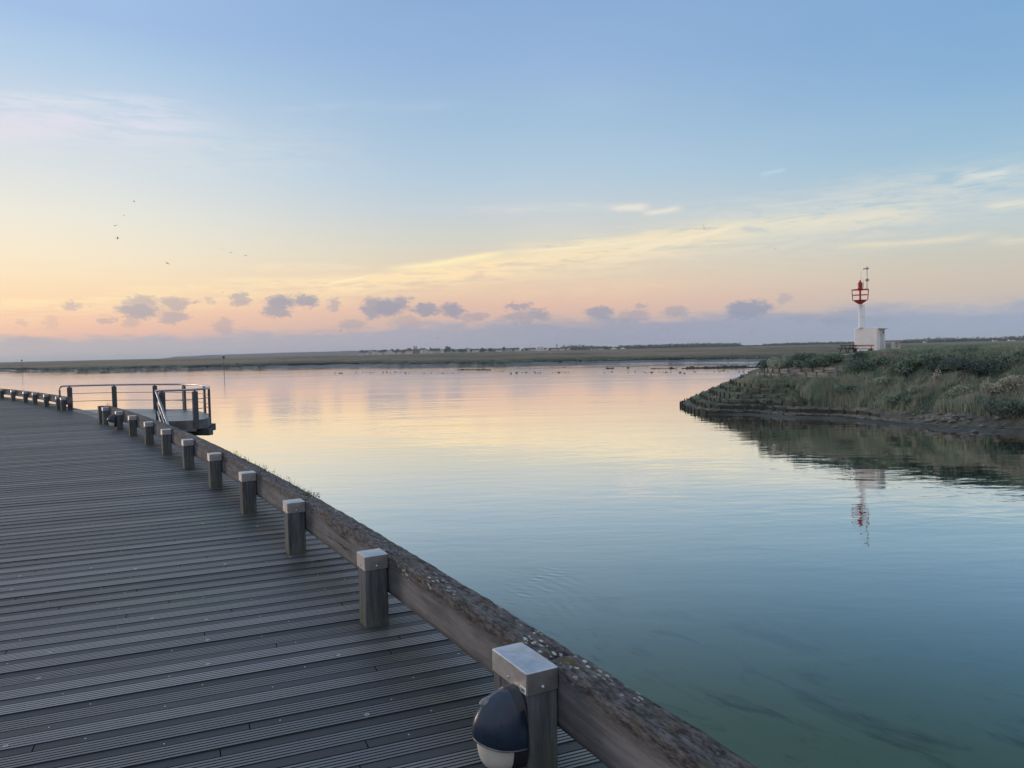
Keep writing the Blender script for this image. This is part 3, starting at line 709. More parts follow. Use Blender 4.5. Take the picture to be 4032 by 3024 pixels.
# ------------------------------------------------------------------ water
def water_mat():
    m_, t = mat('estuary_water'); P = t.obj(); x, y, z = t.sep(P)
    quay = t.add(t.add(t.mul(x, .860), t.mul(y, .510)), -1.71)         # metres out from the quay
    along = t.sub(t.mul(y, .860), t.mul(x, .510))
    r = t.m('SQRT', t.add(t.mul(x, x), t.mul(y, y)))
    # ripples: short wind ripple, longer swell, calm and ruffled lanes
    lanes = t.noise(t.map(P, (.010, .045, 1), (0, 0, .10)), 1.0, 4, .55, .5)
    lane = t.sm(lanes, .42, .62)
    rip = t.noise(t.map(P, (.55, 1.35, 1), (0, 0, .15)), 1.0, 3, .5, .3)
    swell = t.noise(t.map(P, (.10, .30, 1), (0, 0, -.12), (3, 0, 0)), 1.0, 2, .5)
    chop = t.noise(t.map(P, (1.6, 3.4, 1), (0, 0, .35)), 1.0, 2, .5)
    far = t.sm(r, 45, 190)
    near_calm = t.sm(r, 16, 42)
    amp = t.add(t.mul(near_calm, t.add(.35, t.mul(lane, .5))), .12)
    hgt = t.mul(rip, t.mul(amp, .0185))
    hgt = t.add(hgt, t.mul(swell, t.mul(amp, .0360)))
    hgt = t.add(hgt, t.mul(chop, t.mul(t.mul(far, t.add(.25, lane)), .012)))
    # a fish or bird has left a patch of crossing wavelets near the quay
    c0 = at(2190, 2390, ZW)
    wx_, wy_ = t.sub(x, float(c0[0])), t.sub(y, float(c0[1]))
    wob = t.noise(t.map(P, (.8, .8, 1)), 1.0, 3, .6); wob2 = t.noise(t.map(P, (.5, .5, 1), loc=(9, 1, 0)), 1.0, 3, .6)
    patch = t.m('EXPONENT', t.mul(t.add(t.m('POWER', t.mul(t.add(wx_, t.mul(wob2, .8)), 1/1.0), 2.0), t.m('POWER', t.mul(t.sub(wy_, t.mul(wob, 2.5)), 1/2.3), 2.0)), -1.0))
    d1 = t.m('SQRT', t.add(t.m('POWER', t.add(wx_, 5.0), 2.0), t.m('POWER', t.add(wy_, 1.6), 2.0)))
    wav = t.m('SINE', t.add(t.mul(d1, 17.0), t.mul(wob, 14.0)))
    wav2 = t.m('SINE', t.add(t.mul(t.add(t.mul(wx_, .35), wy_), 21.0), t.mul(wob2, 13.0)))
    pk = t.mul(patch, t.sm(wob, .40, .60))
    hgt = t.add(hgt, t.mul(pk, t.add(t.mul(wav, .0012), t.mul(t.mul(wav2, t.sm(wob2, .5, .6)), .0012))))
    b = t.n('ShaderNodeBump'); t.put(b.inputs['Height'], hgt); b.inputs['Distance'].default_value = 1.0; b.inputs['Strength'].default_value = 1.0
    N = b.outputs[0]
    lw = t.n('ShaderNodeLayerWeight'); lw.inputs['Blend'].default_value = .5; t.put(lw.inputs['Normal'], N)
    fres = t.sm(lw.outputs['Facing'], .535, .915, .018, 1.0)
    # body of the water: teal channel, sand showing through close to the quay, drifting weed
    wq = t.add(quay, t.mul(t.sub(t.noise(t.map(P, (.12, .12, 1)), 1, 4, .6), .5), 9.0))
    shal = t.sm(wq, 19.0, 2.5)
    body = t.mix(shal, (.008, .078, .068, 1), (.112, .162, .114, 1))
    body = t.mix(t.sm(t.noise(t.map(P, (.09, .09, 1), loc=(4, 4, 0)), 1, 3, .6), .42, .62), body, (.012, .060, .058, 1), 'MIX') if False else body
    wq2 = t.comb(t.mul(along, .42), t.mul(quay, 1.3))
    weed = t.mul(t.sm(t.noise(wq2, 1.0, 6, .66, .8), .50, .70), t.mul(t.sm(wq, 22, 9), t.sm(wq, 2.0, 5.0)))
    weed2 = t.mul(t.sm(t.noise(t.comb(t.mul(along, 1.5), t.mul(quay, 3.6)), 1.0, 5, .65, .5), .60, .70), t.sm(wq, 16, 4))
    body = t.mix(t.m('MAXIMUM', t.mul(weed, .55), t.mul(weed2, .32)), body, (.006, .018, .022, 1))
    dif = t.n('ShaderNodeBsdfDiffuse'); t.put(dif.inputs[0], body)
    gls = t.n('ShaderNodeBsdfGlossy'); t.put(gls.inputs['Color'], (1, .985, .95, 1)); t.put(gls.inputs['Roughness'], t.add(.012, t.mul(t.mul(far, lane), .05))); t.put(gls.inputs['Normal'], N)
    ms = t.n('ShaderNodeMixShader'); t.put(ms.inputs[0], fres); t.t.links.new(dif.outputs[0], ms.inputs[1]); t.t.links.new(gls.outputs[0], ms.inputs[2])
    o = t.n('ShaderNodeOutputMaterial'); t.t.links.new(ms.outputs[0], o.inputs[0]); return m_
M_water = water_mat()
wtr = link_mesh("water", [(-12900, -400, ZW), (12900, -400, ZW), (12900, 11600, ZW), (-12900, 11600, ZW)], [(0, 1, 2, 3)], M_water); tag(wtr, kind='structure')

# ------------------------------------------------------------------ the far bank with the beacon
S_px = [(3500, 1463, -4.55), (3200, 1478, -4.55), (2900, 1520, -4.55), (2780, 1558, -4.55), (2712, 1583, -4.55), (2686, 1596, -4.55), (2700, 1607, -4.55), (2722, 1617, -4.55), (2792, 1631, -4.55), (2960, 1632, -4.55), (3100, 1641, -4.55), (3296, 1647, -4.55), (3465, 1664, -4.55), (3598, 1677, -4.55), (3730, 1690, -4.55), (3896, 1698, -4.55), (4032, 1702, -4.55), (4300, 1730, -4.55), (4800, 1800, -4.55)]
T_px = [(3620, 122, .35), (3420, 108, .35), (3260, 98, .32), (3175, 91, .30), (3135, 85, .28), (3122, 81, .27), (3126, 78.5, .27), (3145, 76.5, .30), (3200, 74, .35), (3262, 72, .45), (3330, 70.2, .55), (3420, 69, .66), (3520, 68, .74), (3640, 66.5, .80), (3760, 65, .84), (3900, 62.5, .88), (4032, 60, .90), (4300, 57, .9), (4800, 52, .9)]
def xyT(px, Y, z):
    d = ray(px, 1400); k = Y/d[1]; return np.array([d[0]*k, Y, z])
Sp = [at(*q) for q in S_px]; Tp = [xyT(*q) for q in T_px]
for k_, e_ in enumerate((45.0, 120.0)):     # the bank runs on beyond the picture
    Sp.append(Sp[18]+np.array([.80, -.42, 0])*e_+np.array([0, 0, 0])); Tp.append(Tp[18]+np.array([.83, -.38, 0])*e_)
Sc = np.array(smooth_path(Sp, 20)); Tc = np.array(smooth_path(Tp, 20)); NT_ = len(Sc)
NTIER = 11; NW = 133
tparam = np.linspace(0, len(Sp)-1, NT_)
def bank_z(ti, wv_, u):
    """height fraction at across parameter wv_ (0 shore..1 top); u = curve parameter"""
    k = np.floor(wv_*NTIER); fr = wv_*NTIER-k
    lowf = np.clip((u-8.3)/1.6, 0, 1); kw = np.where(k >= 7, .85, .66-.34*lowf); step = np.minimum(1, (k+kw+(1-kw)*fr)/NTIER)
    mud = np.clip(wv_/.16, 0, 1); smooth_ = np.where(wv_ < .16, .055*mud+.04*mud**2, .095+.905*((wv_-.16)/.84)**.85)
    b = np.clip((10.6-u)/1.4, 0, 1)*np.where(wv_ < .5, 1, np.clip((10.3-u)/.8, 0, 1))
    low = np.clip((12.2-u)/.4, 0, 1)*(wv_ < 2.0/NTIER)
    b = np.maximum(b, low*0.9)
    return b*step+(1-b)*smooth_
# bank surface
W_ = np.linspace(0, 1, NW); W_ = np.sort(np.concatenate([W_, (np.arange(1, NTIER)/NTIER)-1e-4, (np.arange(1, NTIER)/NTIER)+1e-4])); NWW = len(W_)
BV = np.zeros((NT_, NWW, 3))
for i in range(NT_):
    u = tparam[i]; hz = bank_z(i, W_, u); P = Sc[i][None, :]*(1-W_[:, None])+Tc[i][None, :]*W_[:, None]
    z = Sc[i, 2]+(Tc[i, 2]-Sc[i, 2])*hz
    nz_ = (fbm(P[:, 0]*.7+5, P[:, 1]*.7, 3, 4)-.47)*.9*np.clip(u-10.0, 0, 1)*np.clip(W_*5, 0, 1)*np.clip((1-W_)*6, 0, 1)
    nz_ += (fbm(P[:, 0]*2.4, P[:, 1]*2.4, 8, 3)-.44)*.14
    BV[i, :, :2] = P[:, :2]; BV[i, :, 2] = z+nz_
toe = np.zeros((NT_, 4, 3)); Qn = Sc[:, :2]-Tc[:, :2]; Qn /= np.linalg.norm(Qn, axis=1)[:, None]
for i in range(NT_):
    wtoe = .25+2.0*min(1, max(0, (tparam[i]-8.0)/1.5))*(.6+.8*float(vnoise(np.array(tparam[i]*4), np.array(0.), 6)))
    for j, (d_, z_) in enumerate(((1.0, -.16), (.7, .0), (.35, .10), (.0, .16))):
        toe[i, j, :2] = Sc[i, :2]+Qn[i]*(d_*wtoe+(.05 if j == 3 else 0)); toe[i, j, 2] = ZW+z_*min(1, wtoe)+(float(vnoise(np.array(tparam[i]*9), np.array(j*1.7), 8))-.5)*.07
BV[:, 0, 2] = ZW-.25
# plateau behind: from the top edge back inland
def bank_mat():
    m_, t = mat('bank_soil_grass'); P = t.obj(); x, y, z = t.sep(P)
    n = t.noise(P, .55, 5, .62); n2 = t.noise(P, 2.6, 5, .65); n3 = t.noise(t.map(P, (.25, .25, 1), loc=(7, 3, 0)), 1, 4, .6)
    g = t.mix(t.sm(n, .35, .65), (.075, .105, .068, 1), (.15, .175, .11, 1))
    g = t.mix(t.mul(t.sm(n3, .48, .62), .7), g, (.22, .205, .15, 1))
    g = t.mix(t.mul(t.sm(n2, .55, .7), .5), g, (.03, .042, .03, 1))
    mud = t.mix(t.sm(n2, .35, .65), (.085, .085, .072, 1), (.16, .155, .13, 1))
    mud = t.mix(t.mul(t.sm(n, .5, .64), .7), mud, (.06, .075, .045, 1))
    mh = t.sm(t.add(z, t.mul(t.sub(n2, .5), 2.6)), -3.6, -1.7)
    c = t.mix(mh, mud, g)
    wet = t.sm(t.add(z, t.mul(t.sub(n2, .5), .25)), -4.32, -4.5)
    c = t.mix(t.mul(wet, .75), c, (.03, .034, .03, 1))
    principled(t, c, t.add(.92, t.mul(wet, -.5)), 0, t.add(n2, n), .08, 1.0, .3); return m_
M_bank = bank_mat()
nb = 26; PLV = np.zeros((NT_, nb, 3))
inl = np.array([62.0, 112.0])
for i in range(NT_):
    for j in range(nb):
        f = (j/(nb-1))**1.6; p = Tc[i, :2]*(1-f)+(inl*.35+np.array([Tc[i, 0]*.35+42, 128])*.65)*f
        d = np.linalg.norm(p-Tc[i, :2]); PLV[i, j, :2] = p
        PLV[i, j, 2] = Tc[i, 2]+.22*(1-math.exp(-d/3))+(vnoise(np.array(p[0]*.4), np.array(p[1]*.4), 2)-.5)*.10
allV = np.concatenate([toe, BV, PLV[:, 1:]], 1); kk = allV.shape[1]
bank = quick('river_bank', allV.reshape(-1, 3), grid_faces(NT_, kk), M_bank, None, None, True); tag(bank, kind='structure')
flat = allV.reshape(-1, 3); pxy = np.array([proj(p) for p in flat]); 
GI = np.repeat(np.arange(NT_), kk); vis_ok = (GI > 95)
def bank_at(px, py):
    d = (pxy[:, 0]-px)**2+(pxy[:, 1]-py)**2+np.where(vis_ok, 0, 1e7); return flat[np.argmin(d)].copy()

# ---- stepped retaining walls: each tier a thing with its stakes
def wall_mat():
    m_, t = mat('driftwood_revetment'); P = t.obj(); x, y, z = t.sep(P)
    n = t.noise(t.map(P, (1.0, 1.0, 9)), 1.0, 5, .6); n2 = t.noise(P, 1.2, 4, .6)
    c = t.mix(t.sm(n, .35, .65), (.15, .14, .125, 1), (.36, .335, .31, 1))
    zw = t.sep(t.n('ShaderNodeNewGeometry').outputs['Position'])[2]; alg = t.sm(t.add(zw, t.mul(t.sub(n2, .5), .3)), -1.35, -1.6)
    c = t.mix(t.mul(alg, .85), c, t.mix(n, (.040, .046, .032, 1), (.105, .115, .075, 1)))
    c = t.mix(t.mul(t.sm(t.add(zw, t.mul(t.sub(n2, .5), .4)), -3.2, -3.9), .7), c, (.026, .028, .027, 1))
    principled(t, c, .9, 0, n, .03, 1.0, .25); return m_
M_wall = wall_mat(); M_stake = simple('revetment_stake', (.045, .042, .038), .9, 0, .35, 4)
def stake_mesh():
    b = MB(); b.tube([(0, 0, -.32), (0, 0, .1), (.01, .006, .34)], [.075, .07, .062], 7); return b
stake0 = None
M_stake2 = simple('pale_revetment_stake', (.20, .185, .165), .9, 0, .3, 4)
stake1 = None
tier_end = [12.3, 12.0, 10.2, 10.0, 9.7, 9.4, 9.2, 10.45, 10.5, 9.3, 9.2]
tier_lb = ['lowest stepped timber wall of the far bank, standing in the water', 'second timber wall up from the waterline of the far bank', 'third stepped timber wall above the water on the far bank', 'fourth mossy timber wall above the water on the far bank', 'fifth mossy timber wall with pale debris on its ledge', 'sixth timber wall, half hidden by grass', 'seventh timber wall below the pale exposed walls', 'lower of the two pale exposed timber walls below the bushes', 'upper of the two pale exposed timber walls below the bushes', 'short timber wall beside the purple bushes near the bank top', 'topmost short timber wall at the left end of the bank']
for k in range(NTIER):
    root_pos = None; V = []; fs = []; stk = []
    w0 = k/NTIER
    ii = [i for i in range(NT_) if .6 < tparam[i] < tier_end[k]]
    zt_prev = None; lastp = None; acc_d = 0
    pts = []
    for i in ii:
        p = Sc[i]*(1-w0)+Tc[i]*w0; zlo = Sc[i, 2]+(Tc[i, 2]-Sc[i, 2])*(max(0, k-.1)/NTIER)-.08; lowf = min(1, max(0, (tparam[i]-8.3)/1.6)); zhi = Sc[i, 2]+(Tc[i, 2]-Sc[i, 2])*((k+(.97 if k >= 7 else .74-.34*lowf))/NTIER)
        if k == 0: zlo = ZW-.3
        q = Sc[i]-Tc[i]; q[2] = 0; q /= np.linalg.norm(q); pts.append((p, q, zlo, zhi))
    c0 = pts[len(pts)//2][0]; base = np.array([c0[0], c0[1], pts[len(pts)//2][2]])
    for ip, (p, q, zlo, zhi) in enumerate(pts):
        jz = (random.random()-.5)*.06+(float(vnoise(np.array(ip*.35), np.array(k*3.1), 4))-.5)*.16-(.16 if k < 7 and float(vnoise(np.array(ip*.16), np.array(k*7.7), 12)) > .70 else 0)
        a = p+q*.02; b = p+q*.14
        V += [(a[0], a[1], zlo), (b[0], b[1], zlo), (b[0], b[1], zhi+jz), (a[0], a[1], zhi+jz)]
        if lastp is None or np.linalg.norm(p[:2]-lastp) > 1.15:
            stk.append((p+q*.20, zlo, zhi, random.uniform(-.03, .12))); lastp = p[:2].copy()
    V = np.array(V)-base; n = len(pts)
    for i in range(n-1):
        for j in range(4): fs.append((i*4+j, (i+1)*4+j, (i+1)*4+(j+1) % 4, i*4+(j+1) % 4))
    fs += [(0, 1, 2, 3), tuple(range((n-1)*4, n*4))[::-1]]
    o = link_mesh('retaining_wall', V, fs, M_wall, None, False, None, base); tag(o, tier_lb[k], 'wall', 'stepped timber walls of the far bank')
    for (p, zlo, zhi, ex) in stk[:100]:
        if k >= 7:
            ex = -.02
            if stake1 is None: stake1 = so = stake_mesh().build('stake', M_stake2, o)
            else: so = stake1.copy(); C.objects.link(so); so.parent = o
        elif stake0 is None: stake0 = stake_mesh().build('stake', M_stake, o); so = stake0
        else: so = stake0.copy(); C.objects.link(so); so.parent = o
        hh = (zhi-zlo+.09+ex*1.3); so.location = (p[0]-base[0], p[1]-base[1], (zlo+zhi)/2-base[2]+ex*.4); so.scale = (1, 1, hh/.66); so.rotation_euler.z = random.uniform(0, 6)

# ---- vegetation of the bank
def veg_mat():
    m_, t = mat('bank_vegetation'); a = t.n('ShaderNodeAttribute', attribute_name='tint').outputs['Fac']
    c = t.ramp(a, [(0.0, (.065, .084, .092)), (.14, (.135, .180, .148)), (.3, (.225, .295, .215)), (.45, (.30, .345, .255)), (.6, (.37, .38, .30)), (.75, (.41, .39, .315)), (.88, (.48, .43, .345)), (1.0, (.52, .41, .30))])
    d = t.n('ShaderNodeBsdfDiffuse'); t.put(d.inputs[0], c); tr = t.n('ShaderNodeBsdfTranslucent'); t.put(tr.inputs[0], c)
    ms = t.n('ShaderNodeMixShader'); ms.inputs[0].default_value = .25; t.t.links.new(d.outputs[0], ms.inputs[1]); t.t.links.new(tr.outputs[0], ms.inputs[2])
    o = t.n('ShaderNodeOutputMaterial'); t.t.links.new(ms.outputs[0], o.inputs[0]); return m_
M_veg = veg_mat()
def blades(P, hgt, wid, lean, tint, name, label, parent=None, cat='grass', kind='stuff'):
    """one bent blade (two quads folded to a tip) per base point"""
    n = len(P); a = RNG.uniform(0, 2*math.pi, n); l = lean*hgt*RNG.uniform(.2, 1, n); fa = RNG.uniform(0, math.pi, n)
    dx_, dy_ = np.cos(a), np.sin(a); wx2, wy2 = np.cos(fa)*wid, np.sin(fa)*wid
    V = np.zeros((n, 5, 3))
    for j, (t, ww) in enumerate(((0, 1), (0, -1), (.55, .8), (.55, -.8), (1, 0))):
        V[:, j, 0] = P[:, 0]+dx_*l*t*t+wx2*ww; V[:, j, 1] = P[:, 1]+dy_*l*t*t+wy2*ww; V[:, j, 2] = P[:, 2]+hgt*t
    b = np.arange(n)[:, None]*5
    f = np.concatenate([b+np.array([[0, 1, 3]]), b+np.array([[0, 3, 2]]), b+np.array([[2, 3, 4]])], 0)
    o = quick(name, V.reshape(-1, 3), f, M_veg, np.repeat(tint, 5), parent)
    if label: tag(o, label, cat, None, kind)
    return o
def sample_bank(n, ulo, uhi, wlo, whi, clump=0.0, cs=.5, seed=1, plateau=False):
    u = RNG.uniform(ulo, uhi, n); w_ = RNG.uniform(wlo, whi, n)
    iu = np.clip((u/(len(Sp)-1)*(NT_-1)), 0, NT_-2); i0 = iu.astype(int); fu = (iu-i0)[:, None]
    if plateau:
        A = PLV; wi = np.clip(w_*(nb-1), 0, nb-2)
    else:
        A = BV; wi = np.interp(w_, W_, np.arange(NWW)); wi = np.clip(wi, 0, NWW-2)
    j0 = wi.astype(int); fw_ = (wi-j0)[:, None]
    P = (A[i0, j0]*(1-fw_)+A[i0, j0+1]*fw_)*(1-fu)+(A[i0+1, j0]*(1-fw_)+A[i0+1, j0+1]*fw_)*fu
    if clump > 0:
        d = fbm(P[:, 0]*cs, P[:, 1]*cs, seed, 3); keep = d > clump; P = P[keep]
    return P
def noise_tint(P, c, amp, sc, seed): return np.clip(c+(fbm(P[:, 0]*sc, P[:, 1]*sc, seed, 4)-.47)*amp+RNG.normal(0, .045, len(P)), 0, 1)
# general slope cover
P = np.concatenate([sample_bank(38000, 10.5, 17.6, .20, 1.0), sample_bank(5000, 17.6, 19.3, .15, 1.0), sample_bank(9000, 9.6, 10.6, .20, .54)]); blades(P, RNG.uniform(.18, .55, len(P)), RNG.uniform(.02, .05, len(P)), .9, noise_tint(P, .40, 1.1, .55, 4), 'bank_grass', 'rough green and straw grass covering the far bank slope')
P = np.concatenate([sample_bank(12000, 8.7, 10.6, .34, .545, .30, .6, 5), sample_bank(5000, 6.4, 9.2, .46, .56, .40, .6, 5)]); blades(P, RNG.uniform(.2, .6, len(P)), RNG.uniform(.02, .04, len(P)), .6, noise_tint(P, .40, .9, .7, 6), 'ledge_grass', 'thick mixed grass hiding the middle ledges of the stepped walls')
P = sample_bank(9000, 3.6, 9.8, .02, .50, .38, 1.1, 25); nq = len(P); s_ = RNG.uniform(.03, .10, nq); u_ = RNG.normal(0, 1, (nq, 3))*np.array([1, 1, .35]); u_ /= np.linalg.norm(u_, axis=1)[:, None]; v_ = np.cross(u_, RNG.normal(0, 1, (nq, 3))); v_ /= np.linalg.norm(v_, axis=1)[:, None]; P[:, 2] += .03
V = np.stack([P-u_*s_[:, None], P+v_*s_[:, None]*.6, P+u_*s_[:, None], P-v_*s_[:, None]*.6], 1).reshape(-1, 3)
tag(quick('ledge_debris', V, np.arange(nq*4).reshape(nq, 4), M_veg, np.repeat(np.clip(RNG.choice([.05, .15, .55, .8], nq)+RNG.normal(0, .08, nq), 0, 1), 4)), 'driftwood scraps and stones littering the stepped ledges', 'debris', None, 'stuff')
P = sample_bank(9000, 3.6, 9.6, .06, .46, .48, .9, 27); blades(P, RNG.uniform(.06, .25, len(P)), RNG.uniform(.02, .05, len(P)), .9, noise_tint(P, .30, .8, .9, 28), 'ledge_weed', 'low weeds growing on the lower ledges of the stepped walls')
P = sample_bank(5000, 4.2, 10.2, .83, .98, .40, .6, 5); blades(P, RNG.uniform(.15, .5, len(P)), RNG.uniform(.02, .04, len(P)), .7, noise_tint(P, .36, .8, .7, 6), 'ledge_grass', 'grass sprouting on the ledges of the stepped walls')
P = sample_bank(26000, 6.0, 17.6, 0, .45, 0, .5, 1, True); blades(P, RNG.uniform(.05, .16, len(P)), RNG.uniform(.02, .05, len(P)), .8, noise_tint(P, .33, .5, .25, 12), 'lawn_grass', 'short green grass on the flat bank top around the beacon')
# tall pale reeds above the low wall
P = sample_bank(21000, 9.9, 15.0, .19, .50, .36, .45, 9); blades(P, RNG.uniform(.45, 1.1, len(P)), RNG.uniform(.012, .028, len(P)), .28, noise_tint(P, .54, .7, .9, 13), 'reed_bed', 'tall pale reeds above the low timber wall')
P = sample_bank(3000, 6.6, 9.6, .44, .55, .42, .7, 15); blades(P, RNG.uniform(.25, .6, len(P)), RNG.uniform(.012, .025, len(P)), .3, noise_tint(P, .66, .5, .9, 14), 'reed_bed', 'straw-coloured reeds on the stepped ledges at the left')
P = sample_bank(7000, 15.0, 17.6, .20, .52, .40, .5, 19); blades(P, RNG.uniform(.4, 1.0, len(P)), RNG.uniform(.014, .03, len(P)), .4, noise_tint(P, .72, .6, .8, 16), 'reed_bed', 'tan reeds at the right end of the bank')
def shrub(name, px, py, r, tint, amp, nl, label, cat='shrub', leaf=.09, group=None, stems=True, base=None):
    b = bank_at(px, py) if base is None else np.array(base, float); root = empty(name, b); tag(root, label, cat, group)
    n = nl; nlob = 7; cen = RNG.normal(0, 1, (nlob, 3))*np.array([.42, .42, .26])*np.array(r); cen[:, 2] = np.abs(cen[:, 2])*1.0+r[2]*.42
    lr = RNG.uniform(.38, .62, nlob); li = RNG.integers(0, nlob, n)
    d = RNG.normal(0, 1, (n, 3)); d /= np.linalg.norm(d, axis=1)[:, None]; rad = RNG.uniform(.45, 1.05, n)**.6
    Cn = cen[li]+d*rad[:, None]*lr[li][:, None]*np.array(r); Cn[:, 2] = np.maximum(Cn[:, 2], .03)
    s_ = leaf*RNG.uniform(.6, 1.5, n); u_ = RNG.normal(0, 1, (n, 3)); u_ /= np.linalg.norm(u_, axis=1)[:, None]; v_ = np.cross(u_, RNG.normal(0, 1, (n, 3))); v_ /= np.linalg.norm(v_, axis=1)[:, None]
    V = np.stack([Cn-u_*s_[:, None], Cn+v_*s_[:, None]*.55, Cn+u_*s_[:, None], Cn-v_*s_[:, None]*.55], 1).reshape(-1, 3)
    f = np.arange(n*4).reshape(n, 4); lt = RNG.normal(0, .05, nlob)
    quick('foliage', V, f, M_veg, np.repeat(np.clip(tint+lt[li]+RNG.normal(0, amp, n), 0, 1), 4), root)
    if stems:
        m_ = MB()
        for k in range(6):
            e = cen[k % nlob]; m_.tube([(0, 0, -.1), (e[0]*.4, e[1]*.4, e[2]*.5), (e[0], e[1], e[2])], [.035, .025, .012], 5)
        m_.build('stems', M_stake, root)
    return root
SH = [(3010, 1452, (1.0, 1.0, .75), 0.162, .05, 1500, 'dark purple-brown bush at the left end of the bank'), (3085, 1450, (1.3, 1.1, .8), 0.560, .07, 1500, 'dry brown bush between the dark bush and the stepped wall'), (3160, 1448, (1.3, 1.2, .9), 0.174, .06, 1800, 'dark bush in the middle above the pale walls'), (3225, 1452, (1.1, 1, .85), 0.236, .08, 1500, 'olive bush above the right half of the pale walls'), (3180, 1418, (1.0, .9, .5), 0.224, .07, 1000, 'low bush just under the lawn edge left of the picnic table'), (3290, 1425, (1.2, 1, .6), 0.193, .06, 1200, 'dark green bush below the wooden bench'), (3390, 1455, (1.4, 1.2, .9), 0.193, .06, 1700, 'dark green bush right of the pale walls'), (3460, 1440, (1.2, 1, .7), 0.261, .08, 1300, 'mid green bush below the white hut'), (3545, 1470, (1.5, 1.2, .9), 0.181, .06, 1700, 'dark green bramble below the grey cabinets'), (3650, 1440, (1.6, 1.3, .7), 0.249, .07, 1700, 'green bramble on the upper slope right of the hut'), (3790, 1470, (1.9, 1.5, 1.0), 0.119, .04, 2600, 'large blue-black bramble thicket on the right slope'), (3880, 1480, (1.7, 1.3, .9), 0.137, .05, 2000, 'dark bramble joined to the right side of the large thicket'), (3960, 1440, (1.7, 1.3, .8), 0.236, .07, 1700, 'green bush at the upper right edge of the slope'), (3740, 1425, (1.4, 1.1, .5), 0.300, .08, 1200, 'bright green low bush on the slope crest'), (3990, 1545, (1.3, 1.1, 1.1), .80, .07, 1700, 'big rusty tan bush at the right edge of the picture'), (3925, 1560, (1.0, .9, .8), .66, .07, 1100, 'smaller tan bush left of the rusty one'), (3695, 1520, (.5, .5, .9), 0.780, .06, 420, 'pale upright straw tuft in the middle of the slope'), (3640, 1545, (1.2, 1, .5), 0.550, .08, 1000, 'greyish dry bush on the middle slope'), (3790, 1560, (1.3, 1, .6), 0.500, .08, 1100, 'grey-green dry bush below the dark thicket'), (3880, 1610, (1.1, 1, .7), 0.212, .07, 1100, 'green bush above the rubble'), (3980, 1640, (1.3, 1, .9), 0.162, .05, 1500, 'dark green bush overhanging the mud at the right edge'), (3560, 1590, (1.1, 1, .6), 0.205, .07, 1000, 'low green bush above the end of the timber wall'), (3020, 1590, (.6, .6, .45), 0.199, .06, 500, 'small green bush on the lower ledges'), (2905, 1545, (.7, .6, .45), 0.224, .08, 520, 'small bush on the ledge near the tip of the bank'), (3470, 1520, (1.2, 1, .6), 0.420, .08, 1000, 'olive bush in the middle of the slope below the hut'), (3330, 1540, (1.1, 1, .6), 0.300, .09, 900, 'green bush under the right end of the pale walls')]
for q in SH: shrub('shrub', *q)
# rubble at the foot of the slope
M_rock = simple('rubble_stone', (.15, .145, .13), .9, 0, .4, 2.2, bd=.03)
rmesh = []
for k in range(5):
    b = MB(); b.ball((0, 0, 0), (.5, .36, .26), 8, 6, 0, .22); rmesh.append(b)
rk0 = []
for i in range(62):
    px = random.gauss(3715, 95); py = random.gauss(1645, 17)+(px-3715)*.10
    if not 3540 < px < 3960: continue
    b = bank_at(px, py); s = random.uniform(.25, .85)**1.2
    if i < 5: o = rmesh[i].build('rock', M_rock, None); rk0.append(o)
    else: o = rk0[i % len(rk0)].copy(); C.objects.link(o)
    o.location = (b[0], b[1], b[2]+.04); o.scale = (s, s, s*random.uniform(.6, 1.0)); o.rotation_euler = (random.uniform(-.3, .3), random.uniform(-.3, .3), random.uniform(0, 6))
    tag(o, 'grey rubble stone lying on the mud below the right slope', 'rock', 'rubble stones at the foot of the bank')

# ------------------------------------------------------------------ beacon with its hut
M_white = simple('white_hut_paint', (.86, .82, .80), .7, 0, .05, 1.6, c2=(.79, .75, .735))
M_red = simple('red_beacon_paint', (.44, .018, .030), .45, 0, .25, 2.5)
M_grey = simple('grey_equipment_paint', (.36, .37, .38), .6, 0, .1, 3)
M_lgrey = simple('pale_grey_paint', (.58, .58, .57), .6, 0, .1, 3)
M_galv = simple('galvanised_mast', (.42, .43, .45), .5, .3)
M_black = simple('black_opening', (.02, .021, .024), .7)
M_beige = simple('beige_cabinet_paint', (.62, .52, .44), .6, 0, .12, 3)
M_plank = simple('reddish_bench_wood', (.40, .22, .17), .7, 0, .2, 4)
M_dwood = simple('dark_bench_wood', (.05, .05, .045), .8, 0, .3, 3)
M_conc = simple('pale_concrete', (.45, .44, .40), .9, 0, .15, 3)
DB = 73.5
Pc = atY(3454.7, 1382.6, DB); ZB = .90
los = np.array([Pc[0], Pc[1]]); los /= np.linalg.norm(los); rr = np.array([los[1], -los[0]])
A19 = math.radians(19); dfront = -rr*math.cos(A19)+los*math.sin(A19); dside = rr*math.sin(A19)+los*math.cos(A19)
RZ = math.atan2(-dfront[1], -dfront[0]); WH = 2.14; HH = 2.22
cen = Pc[:2]+dfront*WH/2+dside*WH/2
bea = empty('harbour_beacon', (cen[0], cen[1], ZB), RZ)
tag(bea, 'white and red harbour beacon rising from a square white hut on the grassy bank', 'beacon')
m_ = MB(); h_ = WH/2
bev = .05
prof = [(-h_, -h_+bev), (-h_+bev, -h_), (h_-bev, -h_), (h_, -h_+bev), (h_, h_-bev), (h_-bev, h_), (-h_+bev, h_), (-h_, h_-bev)]
vs = [(x, y, -.3) for x, y in prof]+[(x, y, HH-.04) for x, y in prof]+[(x*.96, y*.96, HH+.02) for x, y in prof]
fs = [(j*8+k, j*8+(k+1) % 8, (j+1)*8+(k+1) % 8, (j+1)*8+k) for j in range(2) for k in range(8)]+[tuple(range(16, 24))]
m_.add(vs, fs); hut = m_.build('hut_wall', M_white, bea)
